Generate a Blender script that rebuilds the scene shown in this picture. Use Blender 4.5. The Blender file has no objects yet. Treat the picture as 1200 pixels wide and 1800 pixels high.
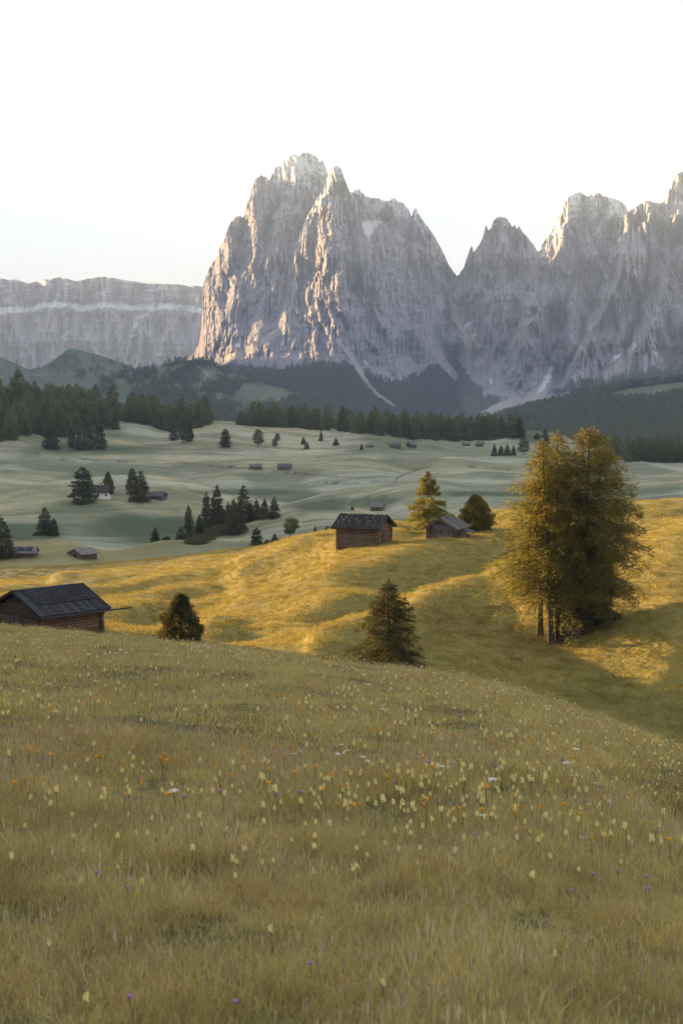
import bpy, math, random
import numpy as np

# ------------------------------------------------------------------ camera, sky, sun, exposure
SC = bpy.context.scene
COL = SC.collection
F = 2500.0                       # focal length in pixels of a 1200 x 1800 picture (50 mm on 24 x 36)
TH = math.atan2(200, 2500)       # the camera looks down by 4.6 degrees
CT, ST = math.cos(TH), math.sin(TH)
cam = bpy.data.cameras.new('camera')
cam.sensor_fit = 'VERTICAL'; cam.sensor_height = 36.0; cam.lens = 50.0
cam.clip_start = 0.1; cam.clip_end = 60000
cam.dof.use_dof = True; cam.dof.focus_distance = 32.0; cam.dof.aperture_fstop = 6.0
camo = bpy.data.objects.new('camera', cam); COL.objects.link(camo)
camo.location = (0, 0, 0); camo.rotation_euler = (math.pi/2 - TH, 0, 0)
SC.camera = camo

SUN_EL = math.radians(10)
SUN_AZ = math.radians(-53)       # from the view direction (+Y), negative = left
SDIR = np.array([math.sin(SUN_AZ)*math.cos(SUN_EL), math.cos(SUN_AZ)*math.cos(SUN_EL), math.sin(SUN_EL)])
world = bpy.data.worlds.new('World'); SC.world = world; world.use_nodes = True
wn = world.node_tree.nodes; wl = world.node_tree.links
sky = wn.new('ShaderNodeTexSky'); sky.sky_type = 'NISHITA'; sky.sun_disc = False
sky.sun_elevation = SUN_EL; sky.sun_rotation = SUN_AZ
sky.altitude = 1900; sky.air_density = 1.0; sky.dust_density = 1.5; sky.ozone_density = 1.0
hsv = wn.new('ShaderNodeHueSaturation'); hsv.inputs['Saturation'].default_value = 0.8
bg = wn['Background']; bg.inputs['Strength'].default_value = 0.077
veil = wn.new('ShaderNodeGamma'); veil.inputs['Gamma'].default_value = 0.3     # a thin even veil of high cloud
wl.new(sky.outputs[0], hsv.inputs['Color']); wl.new(hsv.outputs[0], veil.inputs['Color']); wl.new(veil.outputs[0], bg.inputs['Color'])
sunl = bpy.data.lights.new('sun', 'SUN'); sunl.energy = 2.6; sunl.angle = math.radians(0.55)
sunl.color = (1.0, 0.65, 0.27)
suno = bpy.data.objects.new('sun', sunl); COL.objects.link(suno)
from mathutils import Vector
suno.rotation_euler = Vector(SDIR).to_track_quat('Z', 'Y').to_euler()
SC.view_settings.view_transform = 'Standard'; SC.view_settings.look = 'None'
SC.view_settings.exposure = 3.36; SC.view_settings.gamma = 1.0
SC.cycles.use_denoising = True
SC.cycles.max_bounces = 6; SC.cycles.diffuse_bounces = 2; SC.cycles.transmission_bounces = 3
SC.cycles.transparent_max_bounces = 8; SC.cycles.volume_bounces = 0
SC.cycles.use_adaptive_sampling = True; SC.cycles.adaptive_threshold = 0.02

# ------------------------------------------------------------------ small tools
rng = np.random.default_rng(7)
def tpy(py):
    v = (900.0 - np.asarray(py, float))/F
    return (v*CT - ST)/(CT + v*ST)
def P(px, py, Y):
    """point of the place seen at pixel (px, py) at forward distance Y"""
    u = (np.asarray(px, float) - 600.0)/F; v = (900.0 - np.asarray(py, float))/F
    k = Y/(CT + v*ST)
    return np.stack([u*k, np.broadcast_to(Y, k.shape)*np.ones_like(k), (v*CT - ST)*k], -1)
def sstep(a, b, x):
    t = np.clip((x - a)/(b - a), 0, 1); return t*t*(3 - 2*t)

_perm = {}
def perlin(x, y, seed=0):
    if seed not in _perm:
        r = np.random.default_rng(1000 + seed); p = r.permutation(256)
        a = r.random(256)*2*np.pi
        _perm[seed] = (np.concatenate([p, p]), np.cos(a), np.sin(a))
    p, gx, gy = _perm[seed]
    xf = np.floor(x); yf = np.floor(y); xi = xf.astype(np.int64) & 255; yi = yf.astype(np.int64) & 255
    dx = x - xf; dy = y - yf
    u = dx*dx*dx*(dx*(dx*6 - 15) + 10); v = dy*dy*dy*(dy*(dy*6 - 15) + 10)
    def g(ix, iy, ax, ay):
        h = p[p[ix] + iy]; return gx[h]*ax + gy[h]*ay
    x1 = (xi + 1) & 255; y1 = (yi + 1) & 255
    a = g(xi, yi, dx, dy); b = g(x1, yi, dx - 1, dy); c = g(xi, y1, dx, dy - 1); d = g(x1, y1, dx - 1, dy - 1)
    return ((a + (b - a)*u) + ((c + (d - c)*u) - (a + (b - a)*u))*v)*1.5
def fbm(x, y, o=4, seed=0, gain=.5):
    s = 0; a = 1.0
    for i in range(o):
        s = s + a*perlin(x*2**i, y*2**i, seed + i); a *= gain
    return s
def ridged(x, y, o=4, seed=0, gain=.5):
    s = 0; a = 1.0
    for i in range(o):
        s = s + a*(1 - 2*np.abs(perlin(x*2**i, y*2**i, seed + i))); a *= gain
    return s

def np_mesh(name, verts, faces, mats=(), mat_idx=None, smooth=False, attrs=None):
    """faces: an (n,3) or (n,4) array, or a list of such arrays"""
    me = bpy.data.meshes.new(name)
    fl = faces if isinstance(faces, list) else [faces]
    fl = [np.asarray(f, np.int32) for f in fl if len(f)]
    verts = np.asarray(verts, np.float32)
    loops = np.concatenate([f.ravel() for f in fl]); tot = np.concatenate([np.full(len(f), f.shape[1], np.int32) for f in fl])
    st = np.concatenate([[0], np.cumsum(tot)[:-1]]).astype(np.int32)
    me.vertices.add(len(verts)); me.vertices.foreach_set('co', verts.ravel())
    me.loops.add(len(loops)); me.loops.foreach_set('vertex_index', loops)
    me.polygons.add(len(tot)); me.polygons.foreach_set('loop_start', st); me.polygons.foreach_set('loop_total', tot)
    for m in mats: me.materials.append(m)
    if mat_idx is not None: me.polygons.foreach_set('material_index', np.asarray(mat_idx, np.int32))
    me.polygons.foreach_set('use_smooth', np.full(len(tot), smooth))
    for k, a in (attrs or {}).items():
        at = me.attributes.new(k, 'FLOAT', 'POINT'); at.data.foreach_set('value', np.asarray(a, np.float32).ravel())
    me.update(calc_edges=True); me.validate()
    return me
def put(name, me, parent=None, loc=None, rz=0.0, scale=None):
    o = bpy.data.objects.new(name, me); COL.objects.link(o)
    if parent is not None: o.parent = parent
    if loc is not None: o.location = [float(c) for c in loc]
    if rz: o.rotation_euler = (0, 0, rz)
    if scale is not None: o.scale = (scale,)*3 if np.isscalar(scale) else scale
    return o
def tag(o, label=None, cat=None, group=None, kind=None):
    if label: o['label'] = label
    if cat: o['category'] = cat
    if group: o['group'] = group
    if kind: o['kind'] = kind
    return o
def grid_faces(nr, nc):
    i = np.arange(nr - 1)[:, None]*nc + np.arange(nc - 1)[None, :]
    return np.stack([i, i + 1, i + nc + 1, i + nc], -1).reshape(-1, 4)

# ------------------------------------------------------------------ materials
def new_mat(name):
    m = bpy.data.materials.new(name); m.use_nodes = True
    nt = m.node_tree; b = nt.nodes['Principled BSDF']; b.inputs['Roughness'].default_value = .9
    b.inputs['Specular IOR Level'].default_value = .15
    return m, nt, b
def N(nt, typ, **kw):
    n = nt.nodes.new(typ)
    for k, v in kw.items():
        if k in n.inputs.keys(): n.inputs[k].default_value = v
        else: setattr(n, k, v)
    return n
def mapped(nt, scale, coord='Object', rot=(0, 0, 0)):
    tc = nt.nodes.new('ShaderNodeTexCoord'); mp = nt.nodes.new('ShaderNodeMapping')
    mp.inputs['Scale'].default_value = scale; mp.inputs['Rotation'].default_value = rot
    nt.links.new(tc.outputs[coord], mp.inputs['Vector']); return mp.outputs[0]
def noise(nt, vec, scale, detail=4, rough=.55, dist=0.0):
    n = nt.nodes.new('ShaderNodeTexNoise'); n.inputs['Scale'].default_value = scale
    n.inputs['Detail'].default_value = detail; n.inputs['Roughness'].default_value = rough; n.inputs['Distortion'].default_value = dist
    if vec is not None: nt.links.new(vec, n.inputs['Vector'])
    return n.outputs['Fac']
def ramp(nt, fac, stops):
    r = nt.nodes.new('ShaderNodeValToRGB'); e = r.color_ramp.elements
    while len(e) < len(stops): e.new(.5)
    for el, (p, c) in zip(e, stops):
        el.position = p; el.color = (*c, 1) if len(c) == 3 else c
    nt.links.new(fac, r.inputs[0]); return r.outputs[0]
def mix(nt, fac, a, b, mode='MIX'):
    n = nt.nodes.new('ShaderNodeMix'); n.data_type = 'RGBA'; n.blend_type = mode
    for sock, v in ((n.inputs[0], fac), (n.inputs[6], a), (n.inputs[7], b)):
        if hasattr(v, 'links'): nt.links.new(v, sock)
        elif np.isscalar(v): sock.default_value = v
        else: sock.default_value = (*v, 1)
    return n.outputs[2]
def attr(nt, name):
    a = nt.nodes.new('ShaderNodeAttribute'); a.attribute_name = name; return a.outputs['Fac']
def mathn(nt, op, a, b=None, clamp=False):
    n = nt.nodes.new('ShaderNodeMath'); n.operation = op; n.use_clamp = clamp
    for s, v in zip(n.inputs, (a, b)):
        if v is None: continue
        if hasattr(v, 'links'): nt.links.new(v, s)
        else: s.default_value = v
    return n.outputs[0]
def bump(nt, b, h, strength, dist):
    n = nt.nodes.new('ShaderNodeBump'); n.inputs['Strength'].default_value = strength; n.inputs['Distance'].default_value = dist
    nt.links.new(h, n.inputs['Height']); nt.links.new(n.outputs[0], b.inputs['Normal']); return n

def m_ground():
    m, nt, b = new_mat('meadow_grass')
    v = mapped(nt, (1, 1, 1))
    big = noise(nt, v, .012, 5, .6); mid = noise(nt, v, .09, 5, .6); fine = noise(nt, v, 1.7, 6, .7)
    gold = ramp(nt, mid, [(.3, (.17, .145, .035)), (.5, (.25, .195, .048)), (.7, (.31, .235, .064))])
    gold = mix(nt, ramp(nt, fine, [(.32, (0, 0, 0)), (.7, (1, 1, 1))]), gold, (.30, .24, .075), 'MIX')
    gold = mix(nt, .5, gold, ramp(nt, fine, [(.3, (.12, .105, .03)), (.7, (.32, .25, .075))]))
    v2 = mapped(nt, (.6, 1.5, 1), rot=(0, 0, .3))
    bmid = noise(nt, v2, .024, 9, .7, .6)
    bas = ramp(nt, bmid, [(.32, (.15, .165, .10)), (.44, (.24, .235, .145)), (.54, (.45, .395, .25)), (.66, (.58, .505, .345))])
    frost = noise(nt, v2, .006, 5, .6)
    bas = mix(nt, mathn(nt, 'MULTIPLY', ramp(nt, frost, [(.46, (0, 0, 0)), (.6, (1, 1, 1))]), .7), bas, (.34, .385, .325))
    bas = mix(nt, mathn(nt, 'MULTIPLY', ramp(nt, fine, [(.35, (0, 0, 0)), (.75, (1, 1, 1))]), .3), bas, (.17, .175, .11))
    tx = noise(nt, v2, .16, 6, .7, .5); tg = noise(nt, v2, .0085, 5, .65, .8)
    bas = mix(nt, mathn(nt, 'MULTIPLY', ramp(nt, tg, [(.46, (0, 0, 0)), (.6, (1, 1, 1))]), .62), bas, (.165, .19, .095))
    bas = mix(nt, mathn(nt, 'MULTIPLY', ramp(nt, tx, [(.44, (0, 0, 0)), (.66, (1, 1, 1))]), .5), bas, (.15, .15, .085))
    c = mix(nt, attr(nt, 'basin'), gold, bas)
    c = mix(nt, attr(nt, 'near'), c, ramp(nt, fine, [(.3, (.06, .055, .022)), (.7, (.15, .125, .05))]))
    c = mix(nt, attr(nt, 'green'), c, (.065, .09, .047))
    c = mix(nt, attr(nt, 'ditch'), c, (.035, .04, .03))
    nt.links.new(c, b.inputs['Base Color'])
    h = mathn(nt, 'ADD', mathn(nt, 'MULTIPLY', fine, .35), mathn(nt, 'MULTIPLY', noise(nt, v, .45, 5, .6), .9))
    bump(nt, b, h, .8, .9)
    return m
def m_rock():
    m, nt, b = new_mat('dolomite_rock')
    v = mapped(nt, (1, .6, .28)); vi = mapped(nt, (1, 1, 1))
    a = noise(nt, v, .010, 8, .62, .6); st = noise(nt, v, .045, 7, .65, .3)
    c = ramp(nt, a, [(.3, (.27, .262, .275)), (.48, (.36, .345, .35)), (.62, (.43, .41, .405)), (.78, (.50, .445, .405))])
    c = mix(nt, .55, c, ramp(nt, st, [(.32, (.14, .135, .145)), (.5, (.35, .34, .345)), (.68, (.56, .54, .52))]))
    warm = noise(nt, vi, .0065, 6, .65, .8)
    c = mix(nt, mathn(nt, 'MULTIPLY', ramp(nt, warm, [(.56, (0, 0, 0)), (.7, (1, 1, 1))]), .6), c, (.44, .33, .26))
    cr = noise(nt, mapped(nt, (1, .7, .16)), .11, 6, .7, .5)
    c = mix(nt, .58, c, ramp(nt, cr, [(.36, (.07, .07, .08)), (.46, (.38, .37, .375)), (.6, (.50, .48, .475)), (.72, (.66, .63, .61))]))
    fg = noise(nt, vi, .03, 6, .7)
    gr = mix(nt, ramp(nt, fg, [(.35, (0, 0, 0)), (.6, (1, 1, 1))]), (.055, .075, .045), (.12, .14, .08))
    edge = mathn(nt, 'ADD', attr(nt, 'green'), mathn(nt, 'MULTIPLY', mathn(nt, 'SUBTRACT', fg, .5), 1.6))
    c = mix(nt, ramp(nt, edge, [(.42, (0, 0, 0)), (.58, (1, 1, 1))]), c, gr)
    e2 = mathn(nt, 'ADD', attr(nt, 'scree'), mathn(nt, 'MULTIPLY', mathn(nt, 'SUBTRACT', st, .5), .9))
    c = mix(nt, 1.0, c, (1.24, 1.20, 1.32), 'MULTIPLY')
    c = mix(nt, ramp(nt, e2, [(.36, (0, 0, 0)), (.55, (1, 1, 1))]), c, (.58, .53, .50))
    e3 = mathn(nt, 'ADD', attr(nt, 'snow'), mathn(nt, 'MULTIPLY', mathn(nt, 'SUBTRACT', noise(nt, vi, .05, 6, .75), .5), 1.1))
    c = mix(nt, ramp(nt, e3, [(.38, (0, 0, 0)), (.5, (1, 1, 1))]), c, (.93, .94, .95))
    nt.links.new(c, b.inputs['Base Color'])
    h = mathn(nt, 'ADD', noise(nt, v, .06, 9, .7, .4), mathn(nt, 'MULTIPLY', noise(nt, vi, .16, 6, .7), .4))
    bump(nt, b, h, 1.0, 26.0)
    return m
def m_hill():
    m, nt, b = new_mat('foothill_grass')
    v = mapped(nt, (1, 1, 1))
    a = noise(nt, v, .006, 7, .65, .5); f = noise(nt, v, .04, 6, .7)
    c = ramp(nt, a, [(.3, (.09, .115, .065)), (.5, (.13, .16, .09)), (.68, (.18, .20, .12))])
    c = mix(nt, .3, c, ramp(nt, f, [(.3, (.04, .055, .03)), (.7, (.14, .16, .09))]))
    c = mix(nt, attr(nt, 'forest'), c, (.045, .058, .036))
    c = mix(nt, attr(nt, 'scree'), c, (.36, .33, .30))
    nt.links.new(c, b.inputs['Base Color']); bump(nt, b, f, .6, 12.0)
    return m
def m_leaf(name, cols, trans, tcol, patch=None):
    m, nt, b = new_mat(name)
    oi = nt.nodes.new('ShaderNodeObjectInfo')
    v = mapped(nt, (1, 1, 1)); f = noise(nt, v, 1.3, 3, .6)
    c = ramp(nt, f, [(.3, cols[0]), (.5, cols[1]), (.72, cols[2])])
    if patch:       # drifts of other grasses across the meadow
        gp = nt.nodes.new('ShaderNodeNewGeometry').outputs['Position']
        for (sc_, lo, hi, col, amt) in patch:
            c = mix(nt, mathn(nt, 'MULTIPLY', ramp(nt, noise(nt, gp, sc_, 4, .6), [(lo, (0, 0, 0)), (hi, (1, 1, 1))]), amt), c, col)
    hs = nt.nodes.new('ShaderNodeHueSaturation'); nt.links.new(c, hs.inputs['Color'])
    nt.links.new(mathn(nt, 'ADD', mathn(nt, 'MULTIPLY', oi.outputs['Random'], .9), .55), hs.inputs['Value'])
    nt.links.new(mathn(nt, 'ADD', mathn(nt, 'MULTIPLY', oi.outputs['Random'], .03), .485), hs.inputs['Hue'])
    nt.links.new(hs.outputs[0], b.inputs['Base Color'])
    tr = nt.nodes.new('ShaderNodeBsdfTranslucent'); tr.inputs['Color'].default_value = (*tcol, 1)
    mx = nt.nodes.new('ShaderNodeMixShader'); mx.inputs[0].default_value = trans
    nt.links.new(b.outputs[0], mx.inputs[1]); nt.links.new(tr.outputs[0], mx.inputs[2])
    nt.links.new(mx.outputs[0], nt.nodes['Material Output'].inputs['Surface'])
    return m
def m_wood(name, c0, c1, c2, stretch=(1, 1, 1), sc=6.0):
    m, nt, b = new_mat(name)
    v = mapped(nt, stretch); oi = nt.nodes.new('ShaderNodeObjectInfo')
    f = noise(nt, v, sc, 6, .7, .4); g = noise(nt, mapped(nt, (1, 1, 1)), .9, 4, .6)
    c = ramp(nt, f, [(.3, c0), (.52, c1), (.72, c2)])
    c = mix(nt, .35, c, ramp(nt, g, [(.35, c0), (.65, c2)]))
    hs = nt.nodes.new('ShaderNodeHueSaturation'); nt.links.new(c, hs.inputs['Color'])
    nt.links.new(mathn(nt, 'ADD', mathn(nt, 'MULTIPLY', oi.outputs['Random'], .7), .65), hs.inputs['Value'])
    nt.links.new(hs.outputs[0], b.inputs['Base Color']); bump(nt, b, f, .5, .03)
    return m
def m_plain(name, c, rough=.8, var=.25, sc=4.0):
    m, nt, b = new_mat(name)
    f = noise(nt, mapped(nt, (1, 1, 1)), sc, 4, .6)
    nt.links.new(ramp(nt, f, [(.3, tuple(x*(1 - var) for x in c)), (.7, tuple(min(1, x*(1 + var)) for x in c))]), b.inputs['Base Color'])
    b.inputs['Roughness'].default_value = rough; return m
M = dict(ground=m_ground(), rock=m_rock(), hill=m_hill(),
    larch=m_leaf('larch_needles', [(.098, .096, .024), (.145, .138, .034), (.195, .178, .045)], .38, (.27, .235, .05)),
    larch2=m_leaf('larch_needles_olive', [(.08, .078, .025), (.125, .116, .036), (.17, .15, .047)], .36, (.25, .21, .05)),
    spruce=m_leaf('spruce_needles', [(.04, .05, .028), (.07, .08, .043), (.10, .105, .058)], .3, (.14, .14, .06)),
    pine=m_leaf('pine_needles', [(.05, .06, .028), (.082, .088, .042), (.115, .115, .056)], .25, (.14, .13, .045)),
    forest=m_leaf('forest_needles', [(.08, .10, .048), (.115, .132, .066), (.155, .16, .085)], .45, (.23, .25, .10)),
    bark=m_wood('tree_bark', (.045, .035, .028), (.085, .066, .052), (.15, .12, .10), (1, 1, .3), 7),
    grass=m_leaf('grass_blades', [(.42, .335, .12), (.56, .44, .165), (.67, .53, .22)], .42, (.67, .52, .19), [(.9, .45, .62, (.27, .28, .085), .7), (.28, .48, .66, (.46, .33, .14), .5), (2.3, .5, .64, (.66, .57, .31), .6), (4.5, .54, .66, (.20, .19, .07), .6)]),
    goldgrass=m_leaf('golden_grass_blades', [(.22, .185, .042), (.30, .245, .056), (.38, .305, .076)], .3, (.36, .28, .06), [(.07, .46, .66, (.23, .22, .045), .6), (.5, .5, .7, (.42, .29, .06), .35)]),
    straw=m_leaf('seed_heads', [(.36, .28, .17), (.45, .36, .22), (.54, .44, .28)], .25, (.45, .36, .2)),
)

# ------------------------------------------------------------------ the ground: one sheet from the camera's feet to the horizon
def line(pts, px):
    a = np.array(pts, float)
    # smooth interpolation across the columns
    return pchip(a[:, 0], a[:, 1], px), pchip(a[:, 0], a[:, 2], px)
def pchip(x, y, q):
    x = np.asarray(x, float); y = np.asarray(y, float); h = np.diff(x); d = np.diff(y)/h
    m = np.zeros_like(y)
    if len(x) > 2:
        w1 = 2*h[1:] + h[:-1]; w2 = h[1:] + 2*h[:-1]; ok = d[1:]*d[:-1] > 0
        with np.errstate(divide='ignore', invalid='ignore'):
            m[1:-1] = np.where(ok, (w1 + w2)/(w1/np.where(ok, d[:-1], 1) + w2/np.where(ok, d[1:], 1)), 0)
    m[0] = d[0]; m[-1] = d[-1]
    q = np.clip(q, x[0], x[-1]); i = np.clip(np.searchsorted(x, q) - 1, 0, len(x) - 2)
    t = (q - x[i])/h[i]; t2 = t*t; t3 = t2*t
    return (2*t3 - 3*t2 + 1)*y[i] + (t3 - 2*t2 + t)*h[i]*m[i] + (-2*t3 + 3*t2)*y[i+1] + (t3 - t2)*h[i]*m[i+1]

colpx = np.concatenate([np.linspace(-3300, -260, 50)[:-1], np.arange(-260, 1460, 3.2), np.linspace(1460, 4200, 45)])
rowY = np.concatenate([np.exp(np.arange(math.log(1.2), math.log(1900), .0112)), np.exp(np.linspace(math.log(1950), math.log(24000), 26))])
# each line: (column pixel, forward distance, picture row at which the ground is seen there)
L_crest = [(-200, 60, 1074), (0, 55, 1108), (200, 52, 1130), (400, 48, 1147), (600, 44, 1172), (740, 41, 1188), (850, 39, 1206), (950, 37, 1234), (1050, 34.5, 1267), (1200, 30, 1318), (1400, 25, 1385)]
L_v  = [(-200, 122, 1086), (0, 118, 1100), (200, 112, 1117), (400, 105, 1140), (600, 96, 1170), (800, 95, 1210), (1000, 99, 1268), (1200, 101, 1318), (1400, 100, 1385)]
L_m1 = [(-200, 165, 1045), (0, 165, 1047), (200, 158, 1054), (400, 145, 1062), (600, 133, 1042), (800, 130, 1072), (1000, 118, 1122), (1100, 115, 1104), (1200, 112, 1086), (1400, 112, 1060)]
L_m2 = [(-200, 205, 1018), (0, 205, 1020), (200, 195, 1014), (400, 180, 1000), (600, 168, 964), (700, 166, 951), (800, 164, 948), (1000, 143, 990), (1100, 140, 980), (1200, 136, 970), (1400, 136, 950)]
L_g  = [(-200, 245, 1000), (0, 240, 1000), (200, 235, 990), (400, 225, 969), (600, 220, 939), (800, 202, 918), (1000, 184, 900), (1200, 172, 889), (1400, 168, 880)]
L_b0 = [(-200, 300, 1010), (0, 300, 1008), (200, 300, 1004), (300, 300, 1000), (400, 300, 990), (600, 310, 962), (800, 310, 945), (1000, 310, 930), (1200, 310, 920), (1400, 310, 912)]
L_k  = [(-200, 400, 975), (0, 395, 978), (110, 390, 974), (190, 380, 990), (290, 385, 965), (380, 400, 964), (440, 410, 968), (600, 420, 945), (800, 420, 925), (1000, 420, 910), (1200, 420, 900), (1400, 420, 895)]
L_k2 = [(-200, 450, 978), (0, 450, 980), (110, 450, 980), (200, 450, 976), (290, 455, 970), (380, 460, 962), (600, 470, 930), (800, 480, 912), (1200, 480, 890), (1400, 480, 885)]
L_b1 = [(-200, 560, 925), (0, 560, 925), (200, 560, 932), (400, 570, 935), (600, 580, 905), (800, 590, 890), (1200, 590, 872), (1400, 590, 868)]
L_b2 = [(-200, 720, 868), (0, 720, 870), (200, 730, 872), (400, 730, 880), (600, 740, 862), (800, 740, 856), (1200, 740, 850), (1400, 740, 848)]
L_b3 = [(-200, 910, 812), (0, 910, 815), (200, 910, 822), (400, 920, 824), (600, 920, 824), (800, 900, 828), (1000, 880, 832), (1200, 870, 832), (1400, 870, 832)]
L_b4 = [(-200, 1040, 780), (0, 1040, 783), (200, 1050, 788), (400, 1080, 786), (600, 1080, 790), (800, 1080, 798), (900, 1020, 805), (1000, 980, 815), (1200, 950, 815), (1400, 950, 815)]
L_b5 = [(-200, 1160, 738), (0, 1160, 740), (200, 1180, 750), (400, 1200, 756), (600, 1200, 764), (800, 1200, 776), (900, 1120, 785), (1000, 1060, 806), (1200, 1020, 809), (1400, 1020, 809)]
L_r  = [(-200, 1330, 690), (0, 1330, 694), (120, 1320, 708), (200, 1310, 726), (300, 1310, 737), (400, 1310, 741), (600, 1320, 750), (800, 1330, 759), (900, 1330, 762), (960, 1300, 768), (1050, 1180, 800), (1200, 1120, 808), (1400, 1120, 808)]
Cp = colpx
s_col = (Cp - 600.0)/2484.0
knY, knZ = [], []
yc, rc = line(L_crest, Cp); tc = tpy(rc); EYE = 1.62
bq = EYE/yc**2; aq = -tc - 2*EYE/yc
for f in (None, 3, 6, 10, 16, .55, .75, 1.0, 1.25, 1.5):
    Yk = np.full_like(Cp, 1.2) if f is None else (np.full_like(Cp, f) if f >= 3 else f*yc)
    knY.append(Yk); knZ.append(-EYE - aq*Yk - bq*Yk**2)
for L in (L_v, L_m1, L_m2, L_g, L_b0, L_k, L_k2, L_b1, L_b2, L_b3, L_b4, L_b5, L_r):
    Yk, rk = line(L, Cp); knY.append(Yk); knZ.append(tpy(rk)*Yk)
for Yk, z in ((1600, -70), (2000, -110), (3000, -125), (24500, -400)):
    knY.append(np.full_like(Cp, Yk)); knZ.append(np.full_like(Cp, z))
knY = np.array(knY); knZ = np.array(knZ)
knY[4] = np.minimum(knY[4], .45*yc)
Z = np.zeros((len(rowY), len(Cp)))
for j in range(len(Cp)): Z[:, j] = pchip(knY[:, j], knZ[:, j], rowY)
YY = rowY[:, None] + 0*Cp[None]; XX = rowY[:, None]*s_col[None]
# smooth across the columns a little, so the lines do not leave creases
for _ in range(3): Z[:, 1:-1] = .25*Z[:, :-2] + .5*Z[:, 1:-1] + .25*Z[:, 2:]
def seg_dist(px, py, poly):
    d = np.full(np.shape(px), 1e9); w = np.zeros(np.shape(px))
    for (x0, y0), (x1, y1) in zip(poly[:-1], poly[1:]):
        L2 = (x1-x0)**2 + (y1-y0)**2 + 1e-9
        t = np.clip(((px-x0)*(x1-x0) + (py-y0)*(y1-y0))/L2, 0, 1)
        d = np.minimum(d, np.hypot(px - x0 - t*(x1-x0), py - y0 - t*(y1-y0)))
    return d
def bell(x, a, b, s): return sstep(a - s, a + s, x)*(1 - sstep(b - s, b + s, x))
# folds in the sunlit slope
gw = bell(YY, 88, 232, 18)
rot = math.radians(-41); fx = XX*math.cos(rot) + (YY - 150)*math.sin(rot); fy = -XX*math.sin(rot) + (YY - 150)*math.cos(rot)
fw = fx + 5*perlin(fx/30, fy/60, 5)
calm = 1 - .85*np.exp(-(((XX - 2.6)/9)**2 + ((YY - 164)/10)**2)**1.5) - .85*np.exp(-(((XX - 12.5)/7)**2 + ((YY - 166)/9)**2)**1.5) - .7*np.exp(-(((XX - 18)/9)**2 + ((YY - 117)/7)**2)**1.5)
def pix_of():
    t_ = Z/np.maximum(YY, 1); v_ = (t_*CT + ST)/(CT - t_*ST)
    return 600 + XX/np.maximum(YY, 1)*(CT + v_*ST)*F, 900 - v_*F
PXg, PYg = pix_of(); PXw = PXg + 26*fbm(XX/14, YY/22, 2, 17); PYw = PYg + 7*fbm(XX/9, YY/16, 2, 18)
for poly, a_, w_ in (([(690, 935), (560, 965), (430, 990), (300, 1012), (120, 1032)], .75, 13), ([(840, 962), (720, 978), (620, 1008), (540, 1040), (440, 1078), (380, 1104)], 1.0, 15), ([(900, 1030), (780, 1062), (660, 1096), (560, 1132)], .9, 16),
        ([(570, 985), (490, 1008), (420, 1034), (350, 1064)], -.8, 12), ([(385, 1022), (330, 1042), (270, 1070), (232, 1088)], -1.0, 13), ([(860, 995), (800, 1008), (735, 1024), (650, 1056), (560, 1094)], -1.15, 15), ([(900, 1080), (790, 1110), (690, 1140)], -.8, 15)):
    Z += gw*1.6*a_*np.exp(-(seg_dist(PXw, PYw, poly)/w_)**2)
Zs = Z.copy()
for _ in range(16):
    Zs[:, 1:-1] = .25*Zs[:, :-2] + .5*Zs[:, 1:-1] + .25*Zs[:, 2:]; Zs[1:-1] = .25*Zs[:-2] + .5*Zs[1:-1] + .25*Zs[2:]
Z += gw*(Zs - Z)
Z += gw*(calm*(1.25*perlin(fw/12.5, fy/60, 11) + .55*perlin(fw/6.5 + .5*perlin(fx/20, fy/20, 16), fy/18, 12)) + .04*fbm(XX/2.2, YY/2.6, 3, 13) + .05*fbm(fw/1.6, fy/7, 2, 15))
# the near slope and its little unevenness
Z += (1 - sstep(60, 90, YY))*sstep(2, 8, YY)*(.10*fbm(XX/3.1, YY/4.0, 3, 21) + .25*sstep(10, 30, YY)*perlin(XX/9, YY/14, 24))
# swells of the basin
bw = bell(YY, 330, 1350, 50)
Z += bw*(7.5*perlin(XX/100 + .6*perlin(XX/160, YY/200, 33), YY/170 + .5*perlin(XX/120, YY/150, 35), 31) + .9*ridged(XX/60 + YY/150, YY/130, 2, 32)*.6 + .35*fbm(XX/14, YY/18, 3, 34))
def mound(px, py, Y, h, rx, ry, ang=0.0, p=1.0):
    global Z
    c = P(px, py, Y); ca, sa = math.cos(ang), math.sin(ang)
    dx = XX - c[0]; dy = YY - c[1]; a = (dx*ca + dy*sa)/rx; b = (-dx*sa + dy*ca)/ry
    Z += h*np.exp(-(a*a + b*b)**p)
mound(250, 880, 690, 7.0, 62, 70, .5, 1.4)      # the bank below the white house
mound(120, 875, 700, 3.5, 70, 60, 0, 1.4)
mound(480, 930, 560, 7.5, 52, 24, .55, 1.2)       # the spur with the dark spruces
mound(640, 895, 640, 5.0, 52, 40, .2, 1.3)
mound(270, 945, 560, -7.0, 26, 40, -.4)
mound(600, 880, 720, -4.0, 26, 60, .9)
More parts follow.
